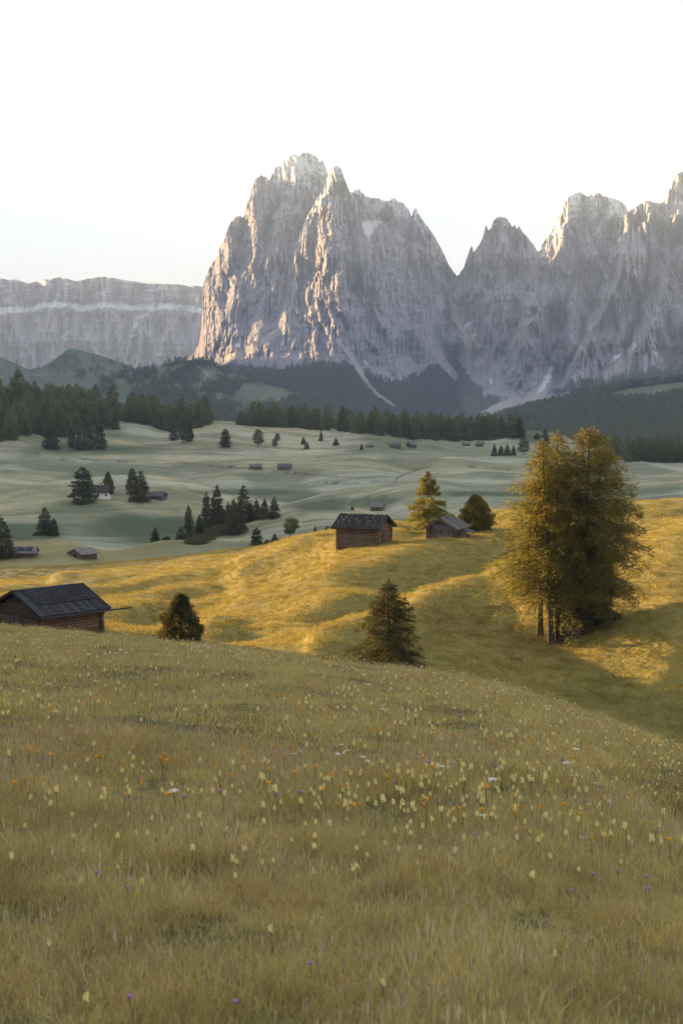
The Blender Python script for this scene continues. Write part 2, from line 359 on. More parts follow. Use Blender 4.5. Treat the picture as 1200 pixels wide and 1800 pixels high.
# unseen land added outside the picture at left for its shade: the rise that shades the near slope, the ridge that shades the basin
out = -XX - .262*YY - 2
Z += np.minimum(.68*np.maximum(out, 0), 44)*(1 - sstep(128, 168, YY))*1.0
Z += np.interp(YY, [600, 1000, 1300, 2000], [125, 215, 285, 430])*sstep(60, 430, -XX - .262*YY)*sstep(480, 700, YY)*(1 - sstep(2200, 4000, YY))
Z += np.interp(YY, [3300, 5500], [800, 1200])*(1 + .1*perlin(YY/700, XX/900, 45) + .06*perlin(YY/260, XX/400, 46))*sstep(150, 950, -XX - .262*YY)*bell(YY, 3000, 8300, 600)  # unseen far range, also added to shade the foothills and lower mountain
Z += 40*sstep(80, 500, XX - .262*YY)*sstep(470, 760, YY)
# masks that say what grows where
basin = sstep(-10, 1, (YY - np.broadcast_to(line(L_g, Cp)[0][None], YY.shape) - 30)/(4 + 14*(1 - sstep(-50, 0, XX))))
knoll = bell(YY, 300, 440, 20)*(1 - sstep(-60, -30, XX))
basin = np.clip(basin - .55*knoll, 0, 1)
def rowof(Y): return np.clip(np.searchsorted(rowY, Y), 1, len(rowY) - 1)
def H(x, y):
    x = np.asarray(x, float); y = np.asarray(y, float)
    i = np.clip(np.searchsorted(rowY, y) - 1, 0, len(rowY) - 2); s = x/y
    j = np.clip(np.searchsorted(s_col, s) - 1, 0, len(s_col) - 2)
    a = np.clip((y - rowY[i])/(rowY[i+1] - rowY[i]), 0, 1); b = np.clip((s - s_col[j])/(s_col[j+1] - s_col[j]), 0, 1)
    return (Z[i, j]*(1-b) + Z[i, j+1]*b)*(1-a) + (Z[i+1, j]*(1-b) + Z[i+1, j+1]*b)*a
# brook ditches winding through the basin floor
zz = np.maximum(YY, 1)
tt = Z/zz; vv = (tt*CT + ST)/(CT - tt*ST); PYg = 900 - vv*F; PXg = 600 + XX/zz*(CT + vv*ST)*F
ditch = np.zeros_like(Z)
for poly, wd in (([(694, 846), (698, 838), (712, 833), (728, 827), (738, 822), (760, 818)], 1.1), ([(330, 822), (380, 820), (430, 822), (480, 828), (540, 832)], .7),
             ([(815, 818), (850, 822), (885, 826), (905, 823)], .9), ([(560, 846), (610, 850), (650, 846), (690, 846)], .7), ([(60, 795), (110, 806), (170, 808), (230, 811)], .7)):
    ditch = np.maximum(ditch, np.exp(-(seg_dist(PXg, PYg + 1.2*perlin(PXg/9, PYg/9, 41), poly)/wd)**2)*bw)
Z -= .8*ditch
green = np.zeros_like(Z)  # dark green put on banks and hollows, partly standing in for their shade
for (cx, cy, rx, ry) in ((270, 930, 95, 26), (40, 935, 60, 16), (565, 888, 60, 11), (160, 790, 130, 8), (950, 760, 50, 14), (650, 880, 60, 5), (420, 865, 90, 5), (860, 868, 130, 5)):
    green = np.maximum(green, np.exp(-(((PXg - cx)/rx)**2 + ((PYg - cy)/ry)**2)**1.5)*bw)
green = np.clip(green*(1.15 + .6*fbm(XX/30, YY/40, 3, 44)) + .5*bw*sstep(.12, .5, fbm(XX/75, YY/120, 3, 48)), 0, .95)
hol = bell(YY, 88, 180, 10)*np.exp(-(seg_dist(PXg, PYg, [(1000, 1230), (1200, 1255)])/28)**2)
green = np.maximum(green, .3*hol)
V = np.stack([XX, YY, Z], -1).reshape(-1, 3)
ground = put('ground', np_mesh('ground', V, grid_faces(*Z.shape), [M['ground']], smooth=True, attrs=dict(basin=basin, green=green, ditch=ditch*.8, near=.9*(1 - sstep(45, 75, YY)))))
tag(ground, kind='structure')
def ground_at(px, py, Y):
    p = P(px, py, Y); return np.array([p[0], p[1], float(H(p[0], p[1]))])
def pick(px, py, y0=2.5, y1=1400.0):
    """where the view ray through a pixel meets the ground"""
    u = (px - 600)/F; v = (900 - py)/F; sx = u/(CT + v*ST); tz = (v*CT - ST)/(CT + v*ST)
    ys = np.exp(np.linspace(math.log(y0), math.log(y1), 1500)); d = ys*tz - H(ys*sx, ys)
    k = np.argmax(d < 0)
    if d[k] >= 0: return None
    y = ys[k]; return np.array([y*sx, y, float(H(y*sx, y))])

# ------------------------------------------------------------------ mountains
def poly_mask(px, py, poly):
    ins = np.zeros(np.shape(px), bool); n = len(poly)
    for i in range(n):
        x0, y0 = poly[i]; x1, y1 = poly[(i+1) % n]
        c = ((y0 > py) != (y1 > py)) & (px < (x1-x0)*(py-y0)/((y1-y0) + 1e-9) + x0)
        ins ^= c
    return ins.astype(float)
RELIEFS = {}
def relief(name, mat, sil, base_py, Yt, Yb, prof, nr, step, jag, disp, ridges=(), masks=None, seed=0, back=1500.0):
    """a massif: its front from the foot (base_py, Yb) up to the skyline at Yt, and a back that falls away behind"""
    sil = np.array(sil, float)
    px = np.arange(sil[0, 0], sil[-1, 0] + .1, step)
    top = np.interp(px, sil[:, 0], sil[:, 1])
    top = top - jag*(ridged(px/9, px*0 + seed, 3, seed + 60)*.5 + .8*perlin(px/3.1, px*0 + .5 + seed, seed + 61))
    bp = np.interp(px, [q[0] for q in base_py], [q[1] for q in base_py]) if not np.isscalar(base_py) else np.full_like(px, base_py)
    top = np.minimum(top, bp - 1)
    v = np.linspace(0, 1, nr)[:, None]
    PX = px[None] + 0*v; PY = bp[None] + (top - bp)[None]*v
    g = np.interp(v, prof[0], prof[1]) + 0*PX
    yt = Yt if np.isscalar(Yt) else np.interp(px, [q[0] for q in Yt], [q[1] for q in Yt])[None]
    Y = Yb + (yt - Yb)*g
    dd = disp(PX, PY, v + 0*PX)
    if isinstance(dd, tuple):
        cover = np.zeros_like(PX)
        for k in ('snow', 'scree'):
            cover = np.maximum(cover, sstep(.55, 1.0, masks[k](PX, PY, v + 0*PX)))
        dd = dd[0] + dd[1]*(1 - .85*cover)
    Y = Y - dd
    for poly, a, w in ridges:
        d = seg_dist(PX + 5*perlin(PX/23, PY/31, seed + 71), PY, poly); Y = Y - a*np.exp(-d/w)
    pts = P(PX, PY, Y)
    # back side
    tp = pts[-1]; bk = []
    for dy, f in ((60, .97), (260, .8), (700, .5), (back, .0)):
        q = tp.copy(); q[:, 1] += dy; q[:, 0] *= q[:, 1]/tp[:, 1]; q[:, 2] = -150 + (tp[:, 2] + 150)*f; bk.append(q)
    allp = np.concatenate([pts.reshape(-1, 3)] + bk)
    at = {}
    for k, fn in (masks or {}).items():
        a = fn(PX, PY, v + 0*PX); at[k] = np.concatenate([a.ravel()] + [a[-1]]*4)
    me = np_mesh(name, allp, grid_faces(nr + 4, len(px)), [mat], smooth=False if mat is M['rock'] else True, attrs=at)
    RELIEFS[seed] = (px, PY, Y)
    return me
def on_relief(name, qx, qy):
    px, PY, Y = RELIEFS[name]; j = np.clip(((qx - px[0])/(px[1] - px[0])).astype(int), 0, len(px) - 1)
    b = PY[0, j]; t = PY[-1, j]; f = (qy - b)/(t - b); ok = (f > 0) & (f < 1)
    i = np.clip((f*(PY.shape[0] - 1)).astype(int), 0, PY.shape[0] - 1)
    return P(qx, qy, Y[i, j]), ok
def crag(seed, a=1.0, lo=.25):
    """broad buttresses, and the finer cracks and ledges that snow and scree bury"""
    def d(px, py, v):
        wx = px + 9*fbm(px/70, py/90, 3, seed + 1); wy = py + 12*fbm(px/60, py/80, 2, seed + 4)
        w2 = px + 3*fbm(px/40, py/60, 2, seed + 2)
        k = lo + (1 - lo)*sstep(.12, .42, v)
        coarse = 85*ridged(wx/58, wy/150, 2, seed + 7) + 42*ridged(wx/26, wy/75, 2, seed + 10)
        fine = 20*ridged(w2/11, wy/42, 2, seed + 13) + 13*ridged(w2/4.8, wy/20, 2, seed + 16) + 10*fbm(px/2.6, py/4.5, 2, seed + 18)
        fine += 10*(((wy + .10*px + 5*perlin(px/30, py/30, seed + 33))/13) % 1.0)
        fine -= 34*np.exp(-(perlin(w2/14, wy/120, seed + 30)/.07)**2) + 18*np.exp(-(perlin(w2/6.5, wy/48, seed + 31)/.10)**2)
        return a*coarse*k, min(a, 1.15)*fine*k
    return d
def blotch(px, py, polys, soft=0):
    px, py = px + 3.2*fbm(px/7, py/7, 3, 91), py + 2.6*fbm(px/6, py/6, 3, 93)
    m = np.zeros(np.shape(px))
    for p in polys: m = np.maximum(m, poly_mask(px, py, p))
    return m
def strip(px, py, lines):
    m = np.zeros(np.shape(px))
    for poly, w in lines: m = np.maximum(m, np.clip(1.5 - seg_dist(px, py, poly)/w, 0, 1))
    return m
# far plateau wall with its snowy ledge
sella = [(-160, 500), (-60, 492), (0, 490), (30, 492), (48, 498), (70, 494), (108, 487), (135, 495), (155, 490), (185, 486), (215, 492), (250, 497), (280, 499), (310, 500), (340, 502), (360, 505), (420, 520), (480, 560)]
ledge = [(-160, 545), (0, 545), (40, 542), (60, 541), (80, 534), (120, 534), (145, 540), (160, 537), (200, 535), (240, 540), (280, 537), (320, 538), (355, 545), (480, 550)]
def sella_disp(px, py, v):
    ly = np.interp(px, [q[0] for q in ledge], [q[1] for q in ledge]) + 3*fbm(px/11, px*0, 3, 307)
    d = 220*ridged(px/38, py/120, 3, 301) + 80*ridged(px/10, py/50, 3, 305) + 25*fbm(px/6, py/5, 3, 308) + 30*perlin(px/60, py/5.5, 309)
    return d + 260*sstep(-6, 8, py - ly)
me = relief('mountain', M['rock'], sella, 700, 12600, 11300, ([0, .3, .62, 1], [0, .55, .8, 1]), 150, 1.3, .6, sella_disp, seed=3,
    masks=dict(snow=lambda px, py, v: np.clip(1.25*np.exp(-((py - np.interp(px, [q[0] for q in ledge], [q[1] for q in ledge]) - 1 + 4*fbm(px/9, px*0, 3, 309))/(5.0 + 4.5*perlin(px/22, px*0, 88)))**4)
               + (.40 + .22*perlin(px/40, py/3.5, 311) + .2*perlin(px/14, py/9, 312))*sstep(-4, -14, py - np.interp(px, [q[0] for q in ledge], [q[1] for q in ledge])) + .1*strip(px, py, [([(110, 600), (120, 588)], 4)])
               + strip(px, py, [([(108, 593), (120, 586)], 2), ([(231, 592), (236, 588)], 2), ([(110, 560), (125, 562)], 2), ([(245, 556), (256, 555)], 4), ([(236, 575), (240, 568)], 2)]), 0, 1.2),
        green=lambda px, py, v: np.zeros_like(px), scree=lambda px, py, v: .25*sstep(600, 650, py)))
tag(put('mountain', me), kind='structure')

langk = [(225, 700), (262, 668), (300, 648), (325, 634), (340, 622), (350, 606), (354, 580), (355.5, 540), (357, 505), (362, 488), (370, 469), (380, 455), (385, 440), (395, 422), (400, 405), (404, 393), (412, 384), (420, 380), (428, 383), (432, 365), (440, 345), (443, 328), (450, 315), (460, 309), (468, 312), (473, 317), (478, 308), (482, 297), (490, 293), (497, 281), (507, 274), (516, 271), (523, 275), (530, 271), (538, 268), (547, 272), (556, 276), (562, 286), (566, 281), (571, 293), (576, 306), (581, 318), (590, 330), (600, 345), (640, 350), (700, 420), (760, 520), (830, 640), (900, 720)]
def lang_masks():
    sn = [[(634, 394), (650, 385), (671, 388), (660, 402), (648, 424), (641, 408)], [(416, 606), (424, 592), (422, 612)]]
    scr = [([(595, 597), (612, 618), (626, 642), (640, 668), (662, 695), (690, 714)], 4.6), ([(750, 594), (770, 622), (786, 648), (806, 668), (822, 694), (818, 712)], 7), ([(392, 634), (440, 612), (490, 582)], 6), ([(640, 668), (628, 690)], 2.4), ([(668, 640), (690, 668)], 2.5)]
    def gr(px, py, v):
        e = np.interp(px, [240, 330, 420, 500, 560, 610, 660, 700, 740, 800, 900], [650, 645, 640, 648, 634, 640, 665, 672, 658, 600, 590])
        return sstep(-14, 14, py - e - 10*fbm(px/24, py/24, 3, 95)) 
    return dict(snow=lambda px, py, v: np.clip(1.2*blotch(px, py, sn) + (.2 + .25*fbm(px/16, py/8, 3, 318))*sstep(.55, .9, v) + .42*sstep(.90, .99, v)*sstep(440, 500, px)*(1 - sstep(590, 620, px)) + .3*np.exp(-(((px - 530)/40)**2 + ((py - 300)/35)**2)) + strip(px, py, [([(446, 597), (466, 592), (490, 578)], 1.4), ([(640, 634), (648, 640)], 2), ([(505, 452), (508, 462)], 1.5), ([(540, 552), (550, 546)], 1.4)]), 0, 1.2),
        scree=lambda px, py, v: np.clip(strip(px, py, scr) + .7*blotch(px, py, [[(360, 640), (400, 622), (470, 590), (488, 580), (468, 606), (430, 630)]]), 0, 1),
        green=lambda px, py, v: np.clip(gr(px, py, v) - 1.2*strip(px, py, scr), 0, 1))
lr = [ ([(594, 296), (560, 348), (543, 370), (525, 392), (517, 457), (504, 517), (490, 569)], 60, 18), ([(585, 330), (535, 385), (512, 450), (496, 520), (482, 566)], -130, 15),
       ([(517, 275), (512, 330), (500, 380), (480, 430), (470, 470)], 55, 18), ([(456, 314), (443, 353), (452, 426), (430, 483), (408, 543), (372, 600)], 60, 20),
       ([(478, 314), (490, 357), (466, 409), (468, 500), (443, 560)], -110, 15), ([(404, 395), (392, 450), (378, 520), (366, 580)], 55, 15),
       ([(430, 400), (412, 460), (396, 530)], -80, 11), ([(545, 275), (548, 320)], -90, 9), ([(668, 600), (720, 590), (755, 640)], 110, 26), ([(560, 560), (600, 600)], 60, 22), ([(420, 590), (520, 570)], 70, 25)]
me = relief('mountain', M['rock'], langk, 752, 7250, 4700, ([0, .16, .28, .42, .7, 1], [0, .34, .56, .72, .88, 1]), 330, 1.25, 1.6, crag(400, .75), lr, lang_masks(), 5)
tag(put('mountain', me), kind='structure')
tower = [(500, 740), (505, 600), (512, 500), (520, 430), (535, 390), (548, 366), (560, 345), (570, 328), (577, 308), (584, 297), (590, 293), (594, 292), (600, 298), (604, 312), (609, 324), (613, 334), (618, 345), (626, 372), (636, 400), (644, 430), (650, 470), (668, 500), (700, 530), (733, 556), (757, 598), (780, 640), (800, 690), (815, 740)]
tr_ = [([(594, 296), (585, 360), (580, 430), (560, 520)], 90, 16), ([(620, 350), (632, 420), (640, 490), (665, 560)], 70, 13), ([(606, 340), (612, 430), (615, 520), (600, 590)], -70, 12), ([(560, 380), (548, 470), (530, 560)], -60, 11), ([(668, 575), (720, 580), (752, 640)], 100, 24), ([(690, 600), (700, 650)], -60, 10)]
me = relief('mountain', M['rock'], tower, 752, 6950, 4640, ([0, .16, .28, .42, .7, 1], [0, .34, .56, .72, .88, 1]), 320, 1.25, 1.2, crag(430, 1.25), tr_, lang_masks(), 6)
tag(put('mountain', me), kind='structure')
shoulder = [(560, 420), (590, 350), (613, 338), (620, 337), (626, 333), (630, 329), (634, 338), (641, 344), (650, 349), (660, 349), (668, 351), (675, 355), (685, 354), (691, 348), (695, 350), (700, 356), (707, 357), (714, 363), (719, 371), (723, 381), (726, 370), (731, 366), (735, 376), (742, 388), (752, 400), (760, 412), (768, 425), (775, 438), (782, 452), (788, 465), (796, 478), (803, 486), (815, 500), (840, 540), (870, 600), (920, 690)]
me = relief('mountain', M['rock'], shoulder, 752, 7600, 4900, ([0, .16, .28, .42, .7, 1], [0, .36, .60, .78, .9, 1]), 300, 1.25, 1.8, crag(460, 1.5), [([(693, 352), (700, 420), (700, 500)], 90, 12), ([(728, 370), (735, 440), (730, 520)], 80, 12), ([(655, 355), (650, 420)], -120, 18), ([(752, 402), (770, 480), (770, 540)], 60, 10)],
    dict(snow=lambda px, py, v: np.clip(1.2*blotch(px, py, [[(634, 394), (650, 385), (671, 388), (660, 402), (648, 424), (641, 408)], [(766, 516), (778, 515), (780, 528), (785, 540), (778, 544), (772, 556), (762, 554), (769, 538)], [(815, 577), (832, 562), (831, 580), (820, 580)]]) + .5*sstep(.86, .97, v)*(1 - sstep(735, 770, px)) + strip(px, py, [([(790, 545), (806, 535)], 2.2), ([(800, 500), (806, 496)], 1.5)]), 0, 1.2),
        scree=lambda px, py, v: np.clip(.75*blotch(px, py, [[(770, 570), (800, 556), (850, 600), (880, 660), (850, 650), (810, 610)]]) + strip(px, py, [([(750, 594), (770, 622), (786, 648), (806, 668), (822, 694), (818, 712)], 5.2)]), 0, 1),
        green=lambda px, py, v: sstep(-12, 12, py - 615 - .28*(px - 800) - 10*fbm(px/20, py/20, 3, 96))), 8)
tag(put('mountain', me), kind='structure')
five = [(770, 640), (782, 545), (790, 512), (800, 490), (808, 481), (815, 470), (820, 455), (825, 440), (828.5, 432), (832, 444), (838, 436), (845, 425), (850, 412), (853.5, 395), (858, 406), (862, 403), (866, 390), (872, 383), (880, 381), (888, 384), (896, 392), (900, 400), (903.5, 395), (908, 404), (911.5, 397), (918, 410), (924, 415), (930, 422), (936, 430), (942, 440), (950, 452), (975, 490), (1010, 560), (1060, 700)]
scr_r = [([(905, 590), (880, 640), (850, 668)], 4), ([(1010, 660), (1020, 690)], 4), ([(800, 560), (830, 600), (870, 640)], 5), ([(968, 646), (958, 668), (946, 690), (925, 714)], 5.5), ([(950, 690), (900, 712), (870, 722)], 9), ([(1000, 690), (930, 712)], 2)]
def right_masks(dust=0):
    sn = [[(964, 648), (971, 643), (969, 660), (956, 684), (943, 692), (950, 678)], [(1068, 636), (1078, 624), (1097, 618), (1090, 628)], [(1100, 616), (1114, 601), (1116, 606), (1106, 622)], [(1143, 612), (1158, 624), (1156, 632), (1150, 622)], [(1186, 325), (1200, 318), (1200, 342), (1190, 334)], [(1188, 352), (1204, 356), (1204, 363)]]
    return dict(snow=lambda px, py, v: np.clip(1.2*blotch(px, py, sn) + (.15 + .25*fbm(px/14, py/8, 3, 319))*sstep(.5, .85, v) + dust*sstep(.82, .97, v) + strip(px, py, [([(816, 575), (831, 564)], 3.0), ([(832, 590), (840, 583)], 2), ([(848, 508), (852, 502)], 2), ([(1030, 400), (1034, 424)], 2), ([(1055, 460), (1064, 488)], 2), ([(985, 408), (995, 396)], 2), ([(893, 655), (905, 645)], 1.6), ([(861, 668), (863, 674)], 2)]), 0, 1.2),
        scree=lambda px, py, v: np.clip(strip(px, py, scr_r) + .8*blotch(px, py, [[(1030, 690), (1062, 650), (1098, 622), (1114, 612), (1100, 650), (1070, 690)], [(840, 725), (900, 700), (945, 690), (920, 716)]]) + .6*blotch(px, py, [[(790, 585), (830, 590), (870, 640), (880, 660), (830, 640)]]), 0, 1),
        green=lambda px, py, v: .9*sstep(-14, 14, py - np.interp(px, [780, 850, 900, 960, 1010, 1050, 1120, 1200, 1400], [600, 690, 705, 700, 660, 668, 655, 640, 640]) - 12*fbm(px/20, py/20, 3, 97)) - 1.5*strip(px, py, scr_r))
pr_r = ([0, .14, .26, .4, .7, 1], [0, .34, .58, .74, .89, 1])
me = relief('mountain', M['rock'], five, 752, 7500, 4800, pr_r, 300, 1.25, 1.5, crag(490, 1.6), [([(853, 396), (850, 470), (840, 540)], 80, 10), ([(880, 383), (885, 470), (890, 560)], 90, 16), ([(866, 420), (866, 520)], -70, 9), ([(912, 400), (925, 480), (915, 560)], 70, 12)], right_masks(), 9)
tag(put('mountain', me), kind='structure')
platt = [(905, 560), (925, 490), (942, 450), (947, 440), (952, 430), (960, 418), (968, 408), (974, 395), (978, 380), (985, 372), (992, 356), (1000, 345), (1010, 341), (1020, 338), (1028, 344), (1034, 347), (1039, 338), (1045, 336), (1054, 341), (1062, 346), (1072, 348), (1085, 352), (1095, 358), (1102, 370), (1112, 385), (1140, 420), (1180, 480), (1230, 600)]
me = relief('mountain', M['rock'], platt, 752, 7800, 5000, pr_r, 300, 1.25, 1.4, crag(520, 1.5), [([(1000, 348), (985, 420), (960, 500)], 110, 18), ([(1042, 340), (1045, 420), (1040, 500)], 90, 14), ([(1028, 350), (1022, 430), (1012, 520)], -110, 12), ([(1080, 352), (1085, 440)], 70, 13)], right_masks(.42), 10)
tag(put('mountain', me), kind='structure')
zahn = [(1040, 560), (1070, 450), (1090, 390), (1104, 372), (1115, 366), (1130, 356), (1140, 353), (1150, 357), (1162, 358), (1168, 350), (1175, 335), (1182, 318), (1190, 305), (1198, 302), (1210, 300), (1240, 322), (1300, 360), (1400, 430), (1480, 500)]
me = relief('mountain', M['rock'], zahn, 752, 7400, 4800, pr_r, 300, 1.4, 1.4, crag(550, 1.6), [([(1190, 306), (1180, 400), (1185, 500)], 110, 16), ([(1140, 355), (1150, 440), (1160, 520)], 80, 14), ([(1165, 360), (1160, 450)], -90, 10)], right_masks(.1), 11)
tag(put('mountain', me), kind='structure')
butt = [(820, 735), (850, 690), (872, 650), (890, 618), (905, 588), (915, 555), (926, 515), (936, 490), (943, 482), (950, 486), (957, 500), (968, 505), (980, 515), (1000, 510), (1012, 488), (1022, 500), (1035, 530), (1048, 525), (1062, 490), (1074, 455), (1084, 425), (1092, 414), (1100, 408), (1106, 410), (1111, 401), (1117, 412), (1124, 396), (1130, 390), (1135, 388), (1142, 398), (1150, 422), (1158, 450), (1166, 470), (1178, 450), (1190, 436), (1205, 430), (1240, 440), (1300, 470), (1400, 520), (1480, 560)]
me = relief('mountain', M['rock'], butt, 752, 6800, 4500, pr_r, 300, 1.25, 1.5, crag(580, 1.7), [([(943, 484), (930, 560), (905, 640)], 280, 17), ([(1000, 512), (985, 580), (965, 640)], -306, 14), ([(1100, 408), (1085, 500), (1030, 600), (1000, 660)], 357, 20), ([(1012, 490), (1010, 560), (1000, 620)], 229, 14), ([(1135, 390), (1140, 480), (1120, 560), (1100, 610)], -306, 13), ([(1165, 470), (1150, 560), (1130, 600)], 229, 17), ([(1040, 535), (1010, 620), (985, 670)], -280, 12), ([(1040, 640), (1010, 680)], 204, 24)], right_masks(), 12)
tag(put('mountain', me), kind='structure')

# ------------------------------------------------------------------ wooded foothills
def soft(seed, a):
    return lambda px, py, v: a*(fbm(px/70, py/50, 3, seed) + .4*ridged(px/30, py/30, 2, seed + 4))
cone_hill = [(-160, 640), (-60, 625), (0, 627), (30, 640), (52, 650), (75, 644), (95, 633), (112, 620), (122, 613), (140, 615), (170, 623), (200, 633), (226, 642), (260, 660), (320, 700)]
me = relief('hill', M['hill'], cone_hill, 735, 5600, 4600, ([0, .5, 1], [0, .6, 1]), 60, 2.5, .4, soft(610, 40), [([(122, 614), (85, 640), (60, 655)], 120, 30), ([(125, 614), (225, 642)], 40, 20)],
    dict(forest=lambda px, py, v: .35*sstep(.1, .4, fbm(px/20, py/14, 3, 613)), scree=lambda px, py, v: strip(px, py, [([(0, 662), (60, 659), (140, 657), (230, 652)], .7), ([(60, 640), (90, 637)], .8)])), 15, 900)
tag(put('hill', me), kind='structure')
mid_hill = [(-160, 676), (-20, 668), (60, 664), (150, 655), (225, 648), (262, 648), (290, 640), (320, 634), (345, 632), (368, 633), (390, 645), (410, 655), (440, 665), (490, 680), (535, 694), (580, 712), (640, 735)]
def midforest(px, py, v):
    f = sstep(-.25, .2, fbm(px/34, py/16, 3, 623) + .5*sstep(200, 260, px) - .25)
    clear = np.maximum(np.exp(-(((px - 370)/26)**2 + ((py - 658)/13)**2)**2), poly_mask(px, py, [(415, 690), (430, 672), (470, 678), (538, 697), (500, 704), (450, 712), (400, 712)]))
    clear = np.maximum(clear, poly_mask(px, py, [(-200, 668), (100, 662), (170, 670), (160, 690), (60, 692), (-200, 690)]))
    return np.clip(f - clear, 0, 1)
me = relief('hill', M['hill'], mid_hill, 745, 4300, 3300, ([0, .5, 1], [0, .6, 1]), 70, 2.5, .4, soft(620, 45), [], dict(forest=midforest, scree=lambda px, py, v: strip(px, py, [([(340, 637), (362, 655), (372, 670)], .7), ([(395, 648), (402, 660)], 2)])), 16, 900)
tag(put('hill', me), kind='structure')
right_hill = [(830, 752), (870, 735), (920, 718), (980, 705), (1040, 690), (1080, 680), (1120, 676), (1150, 673), (1200, 668), (1280, 655), (1400, 650), (1480, 650)]
def rightforest(px, py, v):
    clear = np.maximum(poly_mask(px, py, [(1056, 696), (1090, 686), (1130, 679), (1200, 671), (1400, 665), (1400, 690), (1200, 690), (1150, 702), (1100, 704)]), poly_mask(px, py, [(915, 745), (945, 738), (950, 752), (920, 756)]))
    return 1 - clear
me = relief('hill', M['hill'], right_hill, 800, 3700, 2300, ([0, .5, 1], [0, .55, 1]), 80, 2.5, .4, soft(630, 30), [], dict(forest=rightforest, scree=lambda px, py, v: 0*px), 17, 900)
tag(put('hill', me), kind='structure')
# ------------------------------------------------------------------ trees
def unit(a): return a/(np.linalg.norm(a, axis=-1, keepdims=True) + 1e-9)
def leaves(p, d, ln, w, r):
    """one narrow blade of foliage for each point: (3n,3) vertices, (n,3) faces"""
    n = len(p); side = unit(np.cross(d, r.normal(size=(n, 3))))*np.asarray(w).reshape(-1, 1)*.5
    a = p - side; b = p + side; c = p + d*np.asarray(ln).reshape(-1, 1)
    return np.stack([a, b, c], 1).reshape(-1, 3), np.arange(3*n).reshape(-1, 3)
def tube(pts, rad, sides=7):
    pts = np.asarray(pts, float); k = len(pts); a = np.linspace(0, 2*np.pi, sides, endpoint=False)
    ring = np.stack([np.cos(a), np.sin(a), 0*a], -1)
    v = (pts[:, None] + ring[None]*np.asarray(rad)[:, None, None]).reshape(-1, 3)
    i = np.arange(k - 1)[:, None]*sides + np.arange(sides)[None]; j = np.arange(k - 1)[:, None]*sides + (np.arange(sides)[None] + 1) % sides
    return v, np.stack([i, j, j + sides, i + sides], -1).reshape(-1, 4)
